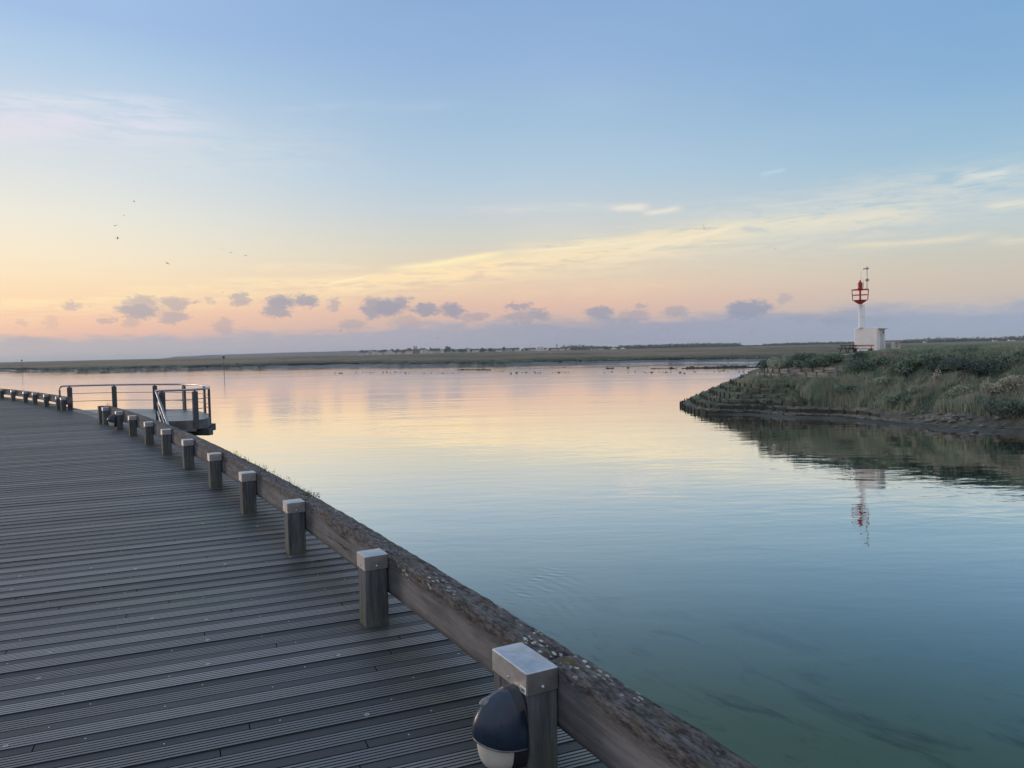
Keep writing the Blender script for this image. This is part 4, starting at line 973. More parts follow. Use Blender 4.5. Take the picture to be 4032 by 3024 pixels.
m_ = MB(); m_.box((h_+.015, .18, 1.0), (.02, .46, .94)); dr = m_.build('door', M_lgrey, bea)
m_ = MB(); m_.box((h_+.04, .12, 1.0), (.008, .012, .93)); m_.build('door_seam', M_grey, dr)
m_ = MB(); m_.box((h_+.045, .42, 1.74), (.012, .10, .10)); m_.build('door_vent', M_black, dr)
m_ = MB(); m_.box((h_+.14, .16, 2.11), (.15, .92, .028), 0, 0, .10); m_.build('door_canopy', M_grey, bea)
# local frame helpers for the tower above
def bl_(px, py, D=None):
    D = DB+1.0 if D is None else D
    P = atY(px, py, D); q = P[:2]-cen; k, s = math.cos(-RZ), math.sin(-RZ)
    return np.array([q[0]*k-q[1]*s, q[0]*s+q[1]*k, P[2]-ZB])
base_ = bl_(3387.3, 1293); PX, PY = base_[0], base_[1]
zz = lambda py: bl_(3387, py)[2]
m_ = MB(); m_.lathe([(.24, HH+.01), (.24, HH+.05), (.165, HH+.06), (.165, zz(1198))], 20, (PX, PY, 0)); m_.build('mast_tube', M_white, bea, True)
m_ = MB()
lad = bl_(3399.5, 1250); dl = np.array([PX-lad[0], PY-lad[1]]); tl = np.array([dl[1], -dl[0]]); tl = tl/np.linalg.norm(tl)*.17
for s in (-1, 1): m_.tube([(lad[0]+tl[0]*s, lad[1]+tl[1]*s, HH+.05), (lad[0]+tl[0]*s, lad[1]+tl[1]*s, zz(1199))], .028, 6)
for k in range(8):
    z = HH+.25+k*.27
    if z < zz(1200): m_.tube([(lad[0]-tl[0], lad[1]-tl[1], z), (lad[0]+tl[0], lad[1]+tl[1], z)], .012, 5)
for z in (HH+.12, (HH+zz(1199))/2, zz(1204)): m_.tube([(PX, PY, z), (lad[0], lad[1], z)], .035, 5)
m_.build('ladder', M_white, bea)
zc0, zc1, zm, zt_ = zz(1196.5), zz(1182), zz(1161.5), zz(1140.5)
m_ = MB(); m_.lathe([(.18, zc0-.02), (.20, zc0), (.66, zc1-.03), (.68, zc1), (.66, zc1+.015), (.1, zc1+.02)], 8, (PX, PY, 0)); cup = m_.build('gallery_floor', M_red, bea)
cage = MB(); NB_ = 8
def rad_(z): return .66+(.73-.66)*(z-zc1)/(zt_-zc1)
for (z, r_) in ((zm, .032), (zt_, .042)):
    R_ = rad_(z); cage.tube([(PX+R_*math.cos(a), PY+R_*math.sin(a), z) for a in np.linspace(0, 2*math.pi, 33)], r_, 6)
cage.build('guard_ring', M_red, bea)
toc = math.atan2(-PY-0, 0)
va = math.atan2(*( (np.array([math.cos(-RZ)*rr[0]-math.sin(-RZ)*rr[1], math.sin(-RZ)*rr[0]+math.cos(-RZ)*rr[1]]))[::-1]))
for k in range(4):
    a = va+k*math.pi/2+ (0 if k % 2 == 0 else .12); b = MB()
    b.tube([(PX+rad_(zc1)*math.cos(a), PY+rad_(zc1)*math.sin(a), zc1), (PX+rad_(zt_)*math.cos(a), PY+rad_(zt_)*math.sin(a), zt_)], .042 if k % 2 == 0 else .02, 6); b.build('guard_upright', M_red, bea)
zl0, zl1 = zz(1142), zz(1102.5)
L_ = zl1-zl0; prof = [(.16, zc1+.01), (.14, zc1+.05), (.06, zc1+.12), (.055, zl0-.16), (.10, zl0-.07), (.22, zl0), (.265, zl0+.01), (.265, zl0+.05), (.19, zl0+.06), (.20, zl0+.15), (.255, zl0+.16), (.255, zl0+.19), (.19, zl0+.20), (.19, zl0+.40*L_), (.25, zl0+.41*L_), (.25, zl0+.44*L_), (.19, zl0+.45*L_), (.19, zl0+.60*L_), (.265, zl0+.61*L_), (.265, zl0+.645*L_), (.20, zl0+.66*L_), (.12, zl0+.82*L_), (.085, zl0+.84*L_), (.085, zl0+.93*L_), (.02, zl0+L_)]
m_ = MB(); m_.lathe(prof, 20, (PX, PY, 0)); m_.build('lantern', M_red, bea, False)
a0 = bl_(3390.3, 1101); a1 = bl_(3391.2, 1069.5); m_ = MB(); m_.tube([(PX+.05, PY, zl1-.1), a0, a1], .013, 5); m_.build('whip_antenna', M_galv, bea)
a0 = bl_(3398.6, 1134); a1 = bl_(3399.0, 1096); m_ = MB(); m_.tube([(a0[0]-.2, a0[1], a0[2]+.1), a0+np.array([0, 0, .05])], .012, 5); m_.tube([a0, a0*.5+a1*.5, a1], [.034, .03, .014], 6); m_.tube([a1, a1+np.array([-.05, 0, .05])], .012, 5); m_.build('rod_antenna', M_galv, bea)
a0 = bl_(3413.8, 1144); a1 = bl_(3414.2, 1057); m_ = MB(); m_.tube([a0, a1], .034, 8); ms_ = m_.build('sensor_mast', M_galv, bea, True)
dc = bl_(3414.8, 1103); m_ = MB(); vd = np.array([math.cos(va), math.sin(va)]); R_ = .205; q = [(1, 0), (0, 1), (-1, 0), (0, -1)]; nn = np.array([-vd[1], vd[0]])
for t in (-.02, .02): pass
vs = [(dc[0]+vd[0]*R_*x+nn[0]*t, dc[1]+vd[1]*R_*x+nn[1]*t, dc[2]+R_*z) for t in (-.045, -.075) for x, z in q]
m_.add(vs, [(0, 1, 2, 3), (7, 6, 5, 4)]+[(i, (i+1) % 4, 4+(i+1) % 4, 4+i) for i in range(4)]); m_.build('diamond_plate', M_grey, ms_)
wc = bl_(3411, 1057.5); m_ = MB(); l_ = vd
m_.box((wc[0]+l_[0]*.05, wc[1]+l_[1]*.05, wc[2]), (.21, .06, .035), va); m_.tube([(wc[0]-l_[0]*.24, wc[1]-l_[1]*.24, wc[2]-.10), (wc[0]-l_[0]*.20, wc[1]-l_[1]*.20, wc[2]+.06)], [.045, .06], 8); m_.tube([(wc[0]-l_[0]*.04, wc[1]-l_[1]*.04, wc[2]-.09), (wc[0]-l_[0]*.03, wc[1]-l_[1]*.03, wc[2]+.05)], .05, 8); m_.box((wc[0]+l_[0]*.10, wc[1]+l_[1]*.10, wc[2]-.01), (.07, .07, .08), va)
m_.lathe([(.05, .03), (.06, .10), (.05, .17), (.02, .2)], 10, (wc[0]+l_[0]*.06, wc[1]+l_[1]*.06, wc[2])); m_.build('weather_sensor', M_galv, ms_)

# bench, picnic table, cabinets around the hut
def ground_thing(px, py, D, rz):
    P = atY(px, py, D); return np.array([P[0], P[1], P[2]]), rz
gz = lambda D, px, py: atY(px, py, D)[2]
# bench in front of the hut
Pb = atY(3397, 1391, 71.4); bench = empty('wooden_bench', Pb, RZ-.06); tag(bench, 'wooden bench with reddish backrest plank in front of the white hut', 'bench')
m_ = MB(); m_.box((0, .16, .70), (.97, .025, .075)); m_.build('backrest', M_plank, bench)
m_ = MB(); m_.box((0, -.10, .41), (.95, .18, .03)); m_.build('seat', M_dwood, bench)
for s in (-1, 1):
    m_ = MB(); m_.box((s*.72, -.02, .18), (.10, .22, .20)); m_.build('leg', M_dwood, bench)
    m_ = MB(); m_.box((s*.72, .14, .55), (.05, .02, .18)); m_.build('back_support', M_plank, bench)
Pt = atY(3337, 1389, 72.6); tb = empty('picnic_table', Pt, RZ-.2); tag(tb, 'dark weathered picnic table on the grass left of the wooden bench', 'picnic table')
m_ = MB(); m_.box((.10, 0, .70), (.62, .36, .035)); m_.build('tabletop', M_dwood, tb)
for s in (-1, 1):
    m_ = MB(); m_.box((0, s*.70, .42), (.60, .13, .03)); m_.build('seat', M_dwood, tb)
    m_ = MB(); m_.tube([(s*.42, -.62, -.05), (s*.42+.0, -.18, .68)], .045, 6); m_.tube([(s*.42, .62, -.05), (s*.42, .18, .68)], .045, 6); m_.box((s*.42, 0, .38), (.03, .74, .04)); m_.build('leg', M_dwood, tb)
def cab(name, px0, px1, py0, py1, D, dep, mt, label, rz, mt2=None, extra=None):
    P0 = atY(px0, py1, D); P1 = atY(px1, py1, D); Zt = atY((px0+px1)/2, py0, D)[2]; c_ = (P0+P1)/2; wd = np.linalg.norm((P1-P0)[:2]); hh = Zt-c_[2]
    root = empty(name, (c_[0], c_[1], c_[2]), rz); tag(root, label, 'cabinet')
    m_ = MB(); m_.box((0, dep/2, hh/2-.1), (wd/2, dep/2, hh/2+.1)); m_.build('housing', mt, root)
    m_ = MB(); m_.box((0, dep/2, hh+.02), (wd/2+.03, dep/2+.03, .022)); m_.build('lid', mt2 or mt, root)
    if extra: extra(root, wd, hh)
    return root
rzv = math.atan2(rr[1], rr[0])
def ex_grey(r, wd, hh):
    m_ = MB(); m_.box((wd*.28, -.012, hh*.5), (.012, .006, hh*.42)); m_.build('door_seam', M_black, r)
cab('equipment_cabinet', 3491, 3538, 1341, 1381.5, 76.5, .7, M_grey, 'large grey equipment cabinet with pale lid right of the white hut', rzv-.1, M_lgrey, ex_grey)
def ex_white(r, wd, hh):
    m_ = MB(); m_.box((0, -.012, hh*.60), (wd*.36, .010, hh*.30)); m_.build('vent_panel', M_grey, r)
    m_ = MB(); m_.box((0, -.012, hh*.20), (wd*.40, .008, .012)); m_.build('seam', M_black, r)
    for s in (-1, 1):
        m_ = MB(); m_.box((s*(wd*.5+.005), -.01, hh*.5), (.012, .02, hh*.5)); m_.build('corner_post', M_grey, r)
cab('meter_cabinet', 3485.5, 3509.5, 1348, 1382, 75.2, .35, M_white, 'white cabinet with grey vent panel beside the hut door', rzv-.05, M_lgrey, ex_white)
def ex_rib(r, wd, hh):
    for k in range(4):
        m_ = MB(); m_.box((0, -.012, hh*(.16+.225*k)), (wd*.42, .02, hh*.085)); m_.build('drawer_front', M_white, r)
cab('drawer_cabinet', 3511.5, 3521.5, 1349, 1382, 74.9, .3, M_lgrey, 'narrow white cabinet of four stacked boxes between larger cabinets', rzv, M_white, ex_rib)
def ex_beige(r, wd, hh):
    m_ = MB(); m_.box((-wd*.18, -.012, hh*.84), (.055, .01, .05)); m_.build('meter_window', M_black, r)
    m_ = MB(); m_.box((wd*.5+.06, .1, hh*.14), (.07, .12, hh*.18)); m_.build('side_box', M_beige, r)
cab('power_cabinet', 3524.5, 3544.5, 1359, 1386, 73.8, .3, M_beige, 'small beige power cabinet with dark window at the right of the group', rzv, M_beige, ex_beige)
for k, (pa_, pb_, py, ln) in enumerate([(3326, 3349, 1397.5, 'pale slab'), (3352, 3420, 1392.5, 'b'), (3512, 3528, 1392, 'c')]):
    A_ = atY(pa_, py+1.5, 70.9 if k < 2 else 71.0); B_ = atY(pb_, py-1.5 if k < 2 else py, 70.4 if k < 2 else 71.0); d_ = B_-A_; L = np.linalg.norm(d_[:2]); ang = math.atan2(d_[1], d_[0]); c_ = (A_+B_)/2
    m_ = MB(); m_.box((0, 0, 0), (L/2, .35, .06), 0); o = m_.build('path', M_conc, None, False, (c_[0], c_[1], c_[2]+.02), ang); tag(o, kind='structure')

# ------------------------------------------------------------------ far shore: mud slope, salt marsh, sea edge
ME = [(-900, 1474), (-300, 1460), (0, 1453), (300, 1451.5), (560, 1446.5), (660, 1444.5), (900, 1441), (1100, 1436.5), (1300, 1432), (1500, 1430), (1700, 1428), (1900, 1426.5), (2100, 1422), (2250, 1417.5), (2450, 1415), (2700, 1411.5), (2900, 1409.5), (3050, 1407), (3200, 1402), (3500, 1393), (4100, 1376), (5200, 1345)]
SE_ = [(-900, 1484), (-300, 1470), (0, 1462), (300, 1461), (600, 1456), (900, 1453.5), (1300, 1448), (1600, 1444.5), (1900, 1441), (2200, 1437), (2450, 1434), (2700, 1431.5), (2900, 1431), (3050, 1430), (3200, 1427), (3500, 1418), (4100, 1403), (5200, 1372)]
pxs = np.linspace(-900, 5200, 620)
me_y = np.interp(pxs, [q[0] for q in ME], [q[1] for q in ME]); se_y = np.interp(pxs, [q[0] for q in SE_], [q[1] for q in SE_])
me_y = me_y+(fbm(pxs/34, pxs*0, 3, 4)-.47)*5.5*np.clip((3300-pxs)/300, .15, 1); se_y = se_y+(fbm(pxs/90, pxs*0, 9, 3)-.44)*2.2
EP = np.array([at(a, b, ZM) for a, b in zip(pxs, me_y)]); SP_ = np.array([at(a, b, ZW) for a, b in zip(pxs, se_y)])
# keep the mud toe in front of the marsh edge
for i in range(len(pxs)):
    dE, dS = np.linalg.norm(EP[i, :2]), np.linalg.norm(SP_[i, :2])
    if dS > dE-6: SP_[i, :2] = EP[i, :2]*(dE-6)/dE
nf = 70; MV = np.zeros((len(pxs), nf, 3))
for j in range(nf):
    f = j/(nf-1); D0 = np.linalg.norm(EP[:, :2], axis=1); D = D0*(5200/D0)**(f**1.15); MV[:, j, :2] = EP[:, :2]/D0[:, None]*D[:, None]
    X_, Y_ = MV[:, j, 0], MV[:, j, 1]
    MV[:, j, 2] = ZM+.35*min(1, j/3)+(fbm(X_/14, Y_/24, 4, 4)-.47)*1.3*min(1, j/2)+(fbm(X_/3, Y_/5, 14, 2)-.36)*.4
    MV[:, j, 2] += np.clip((D-900)/1100, 0, 1)*1.0
MV[:, 0, 2] = ZM-.35
def marsh_mat():
    m_, t = mat('salt_marsh_grass'); P = t.obj()
    n = t.noise(t.map(P, (.014, .005, 0)), 1, 5, .62); n2 = t.noise(t.map(P, (.05, .018, 0), loc=(3, 3, 0)), 1, 5, .65); n3 = t.noise(t.map(P, (.004, .0022, 0), loc=(8, 1, 0)), 1, 4, .55)
    c = t.mix(t.sm(n, .38, .62), (.070, .070, .042, 1), (.185, .150, .092, 1)); c = t.mix(t.mul(t.sm(n3, .42, .6), .85), c, (.225, .17, .115, 1)); c = t.mix(t.mul(t.sm(n2, .54, .66), .75), c, (.035, .046, .032, 1))
    c = t.mix(t.mul(t.sm(n2, .42, .34), .5), c, (.075, .10, .05, 1))
    za = t.n('ShaderNodeAttribute', attribute_name='tint').outputs['Fac']; c = t.mix(t.mul(t.sm(t.add(za, t.mul(t.sub(n, .5), 1.2)), .25, .75), .85), c, t.mix(n2, (.026, .040, .028, 1), (.058, .076, .046, 1)))
    principled(t, c, .95, 0, n2, 1.2, 1.0, .2); return m_
M_marsh = marsh_mat()
D0_ = np.linalg.norm(EP[:, :2], axis=1); zone = np.exp(-(np.linalg.norm(MV[..., :2], axis=2)-D0_[:, None])/95.0)
o = quick('salt_marsh', MV.reshape(-1, 3), grid_faces(len(pxs), nf), M_marsh, zone.ravel(), None, True); tag(o, kind='structure')
nm = 12; MU = np.zeros((len(pxs), nm, 3))
for j in range(nm):
    f = j/(nm-1); MU[:, j] = SP_*(1-f)+EP*1.0*f; MU[:, j, 2] = ZW-.10+(ZM-ZW-.25)*f**1.5+(fbm(MU[:, j, 0]/5, MU[:, j, 1]/7, 21, 3)-.44)*.35*math.sin(math.pi*f)
MU[:, -1, :2] = EP[:, :2]*1.004
def mud_mat():
    m_, t = mat('tidal_mud'); P = t.obj(); x, y, z = t.sep(P); n = t.noise(t.map(P, (.05, .14, 0)), 1, 5, .6)
    c = t.mix(t.sm(n, .35, .65), (.09, .088, .083, 1), (.165, .16, .152, 1)); wet = t.sm(t.add(z, t.mul(t.sub(n, .5), .5)), -3.95, -4.4)
    wet = t.mul(wet, t.sm(t.m('DIVIDE', x, y), .05, .16)); c = t.mix(t.mul(wet, .35), c, (.09, .095, .10, 1))
    principled(t, c, t.add(.8, t.mul(wet, -.55)), 0, n, .05, 1, .5); return m_
M_mud = mud_mat()
o = quick('mudflat', MU.reshape(-1, 3), grid_faces(len(pxs), nm), M_mud, None, None, True); tag(o, kind='structure')
# grass fringe along the marsh edge
idx = RNG.integers(20, 470, 26000); jj = RNG.uniform(0, 1, 26000)**2; P = EP[idx]*(1-.0)+0; d_ = np.linalg.norm(P[:, :2], axis=1)
P = np.stack([P[:, 0]*(1+jj*16/d_)+RNG.normal(0, .5, len(P)), P[:, 1]*(1+jj*16/d_)+RNG.normal(0, .5, len(P)), np.full(len(P), ZM-.25)+jj*.3], 1)
kp = fbm(P[:, 0]/9, P[:, 1]/9, 31, 3) > .34; P = P[kp]
blades(P, RNG.uniform(.3, .75, len(P)), RNG.uniform(.12, .3, len(P)), .5, np.clip(.16+(fbm(P[:, 0]/20, P[:, 1]/20, 5, 3)-.44)*.7+RNG.normal(0, .04, len(P)), 0, 1), 'marsh_edge_grass', 'dark grass fringe hanging over the edge of the far marsh')
# dark tufts standing on the mud
for k, (px, py, w_) in enumerate([(2146, 1426, 8), (2160, 1426, 4), (2205, 1425.5, 10), (2222, 1425, 5), (2270, 1424.5, 4), (2286, 1423.5, 10), (2312, 1422.5, 8), (2345, 1422, 4), (930, 1443, 22), (1100, 1432, 14), (1425, 1429, 14), (820, 1448, 9), (1816, 1430, 8), (425, 1455, 8)]):
    p = at(px, py+2, -3.9); r = w_/F*p[1]*.75; ordn = ORD[k] if k < 8 else None
    shrub('marsh_tuft', 0, 0, (r, r*.8, min(1.1, r*.75)), .08, .05, 240, ('dark grass tuft on the wet mud, %s from the left of the right-hand row' % ordn) if k < 8 else ['wide', 'small', 'low', 'little', 'lone', 'far left'][k-8]+' dark grass mound on the mud '+['left of the channel marker', 'right of the channel marker', 'left of the town', 'by the channel marker foot', 'below the far church', 'near the left picture edge'][k-8], 'grass tuft', .35*r/2, 'dark grass tufts on the far mud' if k < 8 else None, False, p)
# low dark bars in the water
M_bar = simple('dark_mud_bar', (.030, .028, .026), .8, 0, .4, .4)
def bar(pts, wd, hh, name='mudbank'):
    pts = smooth_path([at(a, b, ZW) for a, b in pts], 14); V = []; n = len(pts)
    for i, p in enumerate(pts):
        f = i/(n-1); e = min(1, min(f, 1-f)*9); w_ = wd*e*(.6+.8*vnoise(np.array(i*.45), np.array(0.), 5)); h_ = hh*e*(.3+1.2*vnoise(np.array(i*.6), np.array(3.), 7))
        for y_, z_ in ((-w_, -.12), (-w_*.4, h_), (w_*.4, h_*.8), (w_, -.12)): V.append((p[0], p[1]+y_, ZW+z_))
    o = quick(name, np.array(V), grid_faces(n, 4), M_bar, None, None, True); tag(o, kind='structure'); return pts
b1 = bar([(2680, 1451.5), (2740, 1450), (2800, 1449.5), (2870, 1448.5), (2950, 1447), (3020, 1446), (3100, 1444)], 1.6, .50)
b2 = bar([(2560, 1452.5), (2600, 1451.5), (2665, 1451.2)], .7, .18); b3 = bar([(1800, 1457.2), (1850, 1456.4), (1900, 1456.8), (1935, 1457.4)], 1.1, .28); b4 = bar([(2385, 1451), (2400, 1451), (2418, 1451.3)], .5, .3); b5 = bar([(395, 1466), (430, 1465.2), (478, 1466.5)], 1.4, .3); b6 = bar([(-60, 1462), (30, 1463), (95, 1464.5)], 1.4, .2)
M_stk = simple('dark_stake', (.03, .028, .027), .85)
stkm = None
for k, (px, py, hp) in enumerate([(2664, 1450.5, 4), (2748, 1450, 10), (2796, 1449.5, 8), (2816, 1449, 7), (2836, 1448.5, 12), (2884, 1447.5, 11), (2905, 1447.5, 9), (2947, 1446.5, 10), (2965, 1446.3, 7), (3010, 1446, 14), (2395, 1450.8, 3), (2470, 1451.5, 5), (1862, 1456.4, 5), (1840, 1456.6, 3)]):
    p = at(px, py, ZW); hh = hp/F*p[1]
    if stkm is None:
        b = MB(); b.tube([(0, 0, -.4), (.01, 0, .5), (.03, .01, 1.0)], [.10, .09, .075], 6); stkm = o = b.build('mooring_stake', M_stk, None)
    else: o = stkm.copy(); C.objects.link(o)
    o.location = p; o.scale = (1, 1, hh); o.rotation_euler.z = random.uniform(0, 6)
    if k < 10: lb = 'dark wooden stake on the low mud bar, %s from its left end' % ORD[k]
    else: lb = ['stub stake standing alone left of the mud bar', 'short stake in open water left of the mud bar', 'taller stake on the small mud island', 'shorter stake on the small mud island'][k-10]
    tag(o, lb, 'stake', 'stakes on the mud bars')
for k, (px, py, r_) in enumerate([(2722, 1449.5, .6), (2850, 1448, .8), (2880, 1447.4, .6), (2935, 1446.4, .6), (2642, 1450.8, .3), (1905, 1456, .35), (2475, 1450.8, .4)]):
    shrub('mud_bar_tuft', 0, 0, (r_, r_*.7, r_*.55), .10, .05, 120, ['round', 'broad', 'ragged', 'grassy', 'tiny', 'lone', 'spiky'][k]+' dark weed tuft '+['at the left end of the long mud bar', 'in the middle of the long mud bar', 'right of the broad one on the mud bar', 'near the right end of the mud bar', 'left of the long mud bar', 'on the small mud island', 'left of the long bar in open water'][k], 'weed tuft', .12, None, False, at(px, py, ZW)+np.array([0, 0, .15]))
# channel markers
M_mark = simple('weathered_marker_pole', (.11, .105, .10), .8, 0, .3, 2)
for k, (px, yb, yt, lb) in enumerate([(883, 1470, 1405, 'tall dark channel marker with can top standing in the water left of centre'), (88, 1464, 1418, 'distant channel marker with small top near the left picture edge')]):
    p = at(px, yb, ZW); D = p[1]; hh = (yb-yt)/F*D; root = empty('channel_marker', p); tag(root, lb, 'marker')
    m_ = MB(); m_.tube([(0, 0, -1), (0, 0, hh*.3), (0, 0, hh-.4)], [.13, .09, .04], 8); m_.build('pole', M_mark, root)
    m_ = MB(); m_.lathe([(.1, hh-.62), (.42, hh-.55), (.42, hh+.18), (.1, hh+.2)], 10, (0, 0, 0)); m_.build('topmark', M_stk, root)

# ------------------------------------------------------------------ town across the marsh
TD = 1900.0
def tpos(px, py, D=TD): return atY(px, py, D)
def mpx(n, D=TD): return n/F*D
gpx = np.linspace(1370, 2480, 60); gb = np.interp(gpx, [1370, 1420, 1550, 1700, 1940, 2200, 2480], [1397.5, 1396.5, 1396, 1391, 1386.5, 1380, 1375])
V = []
for a, b in zip(gpx, gb):
    p0 = at(a, b+2.2, ZM+1.0); k = 1.0
    V.append((p0[0]*1.0, p0[1], ZM+.3)); q = atY(a, b+.3, TD-25); V.append(q); q = atY(a, b-.2, TD+120); V.append(q)
M_sand = simple('pale_seawall_ground', (.26, .25, .24), .9, 0, .2, .05)
o = quick('town_ground', np.array(V), grid_faces(60, 3), M_sand, None, None, True); tag(o, kind='structure')
wall_c = [('white', (.72, .70, .68)), ('cream', (.62, .56, .48)), ('grey', (.46, .46, .46)), ('brick', (.24, .17, .14))]
roof_c = [('slate', (.075, .08, .09)), ('brown', (.13, .095, .08)), ('dark', (.05, .053, .06))]
MW = {n: simple(n+'_house_wall', c, .8, 0, .1, .2) for n, c in wall_c}; MR = {n: simple(n+'_house_roof', c, .8, 0, .15, .2) for n, c in roof_c}
M_win = simple('dark_window', (.04, .045, .05), .3)
def house_mesh(W, Dp, Hw, Hr, gable=False):
    w_, d_ = W/2, Dp/2; a = MB(); a.box((0, 0, Hw/2-.5), (w_, d_, Hw/2+.5)); r = MB(); o_ = .35
    if gable:  # ridge runs away from the viewer: gable faces us
        a.add([(-w_, -d_, Hw), (w_, -d_, Hw), (0, -d_, Hw+Hr), (-w_, d_, Hw), (w_, d_, Hw), (0, d_, Hw+Hr)], [(0, 1, 2), (4, 3, 5)])
        r.add([(-w_-o_, -d_-o_, Hw-.2), (0, -d_-o_, Hw+Hr+.25), (0, d_+o_, Hw+Hr+.25), (-w_-o_, d_+o_, Hw-.2), (w_+o_, -d_-o_, Hw-.2), (w_+o_, d_+o_, Hw-.2)], [(0, 1, 2, 3), (1, 4, 5, 2)])
    else:
        a.add([(-w_, -d_, Hw), (-w_, d_, Hw), (-w_, 0, Hw+Hr), (w_, -d_, Hw), (w_, d_, Hw), (w_, 0, Hw+Hr)], [(0, 2, 1), (3, 4, 5)])
        r.add([(-w_-o_, -d_-o_, Hw-.2), (w_+o_, -d_-o_, Hw-.2), (w_+o_, 0, Hw+Hr+.25), (-w_-o_, 0, Hw+Hr+.25), (-w_-o_, d_+o_, Hw-.2), (w_+o_, d_+o_, Hw-.2)], [(0, 1, 2, 3), (3, 2, 5, 4)])
    return a, r
def house(px, pyb, wpx, hpx, wc, rc, gable, label, D=TD, chim=True, wins=True, rfrac=.38):
    p = atY(px, pyb, D); W = mpx(wpx, D); Hh = mpx(hpx*1.15, D); Hw, Hr = Hh*(1-rfrac), Hh*rfrac; Dp = min(12, max(6, W*.8))
    root = empty('town_house', p, random.uniform(-.25, .25)); tag(root, label, 'house', 'houses of the far town')
    a, r = house_mesh(W, Dp, Hw, Hr, gable); a.build('wall', MW[wc], root); rf = r.build('roof', MR[rc], root)
    if chim:
        m_ = MB(); m_.box((W*.3, 0, Hw+Hr*.9), (.45, .45, Hr*.35+.5)); m_.build('chimney', MW['brick'], rf)
    if wins:
        nwin = max(1, int(W/3.2))
        for k in range(min(5, nwin)):
            m_ = MB(); m_.box((-W/2+W*(k+.5)/nwin, -Dp/2-.03, Hw*.5), (.55, .05, .8)); m_.build('window', M_win, root)
    return root
HS = []
base_y = lambda px: float(np.interp(px, [1370, 1420, 1550, 1700, 1940, 2200, 2480], [1397, 1396, 1395.5, 1390.5, 1386, 1379.5, 1375]))
px = 1416.0; rs = random.Random(11)
while px < 1665:
    w_ = rs.uniform(9, 17); h_ = rs.uniform(10.5, 15)*(.8 if px < 1450 else 1.0)
    if not (1620 < px+w_/2 < 1652): HS.append((px+w_/2, base_y(px)-rs.uniform(0, 1.0), w_, h_, rs.choice(['white', 'white', 'cream', 'grey']), rs.choice(['slate', 'dark', 'brown', 'slate']), rs.random() < .4, TD+rs.uniform(-12, 12)))
    if rs.random() < .65: HS.append((px+w_*.8, base_y(px)-4.5, w_*rs.uniform(.8, 1.2), h_*rs.uniform(.85, 1.15), rs.choice(['cream', 'grey', 'brick', 'white']), rs.choice(['slate', 'dark', 'brown']), rs.random() < .3, TD+rs.uniform(40, 90)))
    px += w_*rs.uniform(.75, 1.05)
HS += [(1676, 1389.5, 15, 13, 'cream', 'slate', True, TD), (1697, 1389, 11, 9, 'white', 'slate', False, TD-20), (1742, 1388, 12, 11, 'white', 'slate', True, TD), (1800, 1387, 22, 9, 'grey', 'slate', False, TD), (1843, 1387, 14, 12, 'white', 'dark', True, TD-10), (1838, 1384, 18, 13, 'grey', 'slate', True, TD+60), (1872, 1386.5, 26, 11, 'white', 'slate', False, TD), (1960, 1385, 32, 9, 'white', 'slate', False, TD), (2008, 1382.5, 30, 10, 'grey', 'slate', False, TD), (2035, 1382.5, 20, 11, 'cream', 'dark', False, TD), (2086, 1381.5, 46, 10, 'grey', 'brown', False, TD), (2120, 1381, 13, 13, 'white', 'slate', True, TD), (2134, 1381, 13, 13.5, 'white', 'slate', True, TD+3), (2148, 1380.5, 12, 9, 'white', 'slate', False, TD+10), (2182, 1380, 26, 9, 'cream', 'slate', False, TD), (2213, 1378.5, 20, 7, 'white', 'brown', False, TD-30), (2238, 1377.5, 14, 7, 'cream', 'slate', True, TD-30), (2352, 1377, 48, 4.5, 'white', 'slate', False, TD-60)]
HS.sort(key=lambda q: q[0]); cnt = {}
tot = {}
for q in HS: tot[(q[4], q[5], q[6])] = tot.get((q[4], q[5], q[6]), 0)+1
NUM = ORD+['thirteenth', 'fourteenth', 'fifteenth', 'sixteenth', 'seventeenth', 'eighteenth', 'nineteenth', 'twentieth']
for q in HS:
    key = (q[4], q[5], q[6]); k = cnt.get(key, 0); cnt[key] = k+1
    rn = {'slate': 'grey roof', 'brown': 'brown roof', 'dark': 'dark roof'}[q[5]]
    lb = '%s %s house with %s in the far town' % (q[4], 'gable-fronted' if q[6] else 'long-fronted', rn)
    if tot[key] > 1: lb += ', %s such from the left' % NUM[k]
    house(q[0], q[1], q[2], q[3], q[4], q[5], q[6], lb, q[7])
# church with two towers, hall with turret, water tower, mast
p = atY(1640, base_y(1640)-2, TD+30); ch = empty('church', p); tag(ch, 'stone church with a pair of square tower tops standing above the far town', 'church')
a, r = house_mesh(mpx(26), 12, mpx(8), mpx(7)); 
for i in range(len(a.v)): a.v[i] = (a.v[i][0]+mpx(10), a.v[i][1], a.v[i][2])
for i in range(len(r.v)): r.v[i] = (r.v[i][0]+mpx(10), r.v[i][1], r.v[i][2])
a.build('nave', MW['brick'], ch); r.build('roof', MR['brown'], ch)
for s in (-1, 1):
    m_ = MB(); m_.box((mpx(-4+s*4), -3, mpx(13)), (mpx(2.0), mpx(2.0), mpx(14.5))); m_.box((mpx(-4+s*4), -3, mpx(27.5)+.6), (mpx(1.1), mpx(1.1), .9)); m_.build('bell_tower', MW['brick'], ch)
m_ = MB(); m_.box((mpx(-4), -3.2, mpx(8)), (mpx(6.3), mpx(1.8), mpx(9.5))); m_.build('west_front', MW['brick'], ch)
p = atY(1713, base_y(1713)-1, TD+20); ch = empty('town_hall', p); tag(ch, 'long dark-roofed hall with a pointed turret at its left end in the far town', 'hall')
a, r = house_mesh(mpx(40), 14, mpx(8), mpx(9)); a.build('wall', MW['grey'], ch); r.build('roof', MR['dark'], ch)
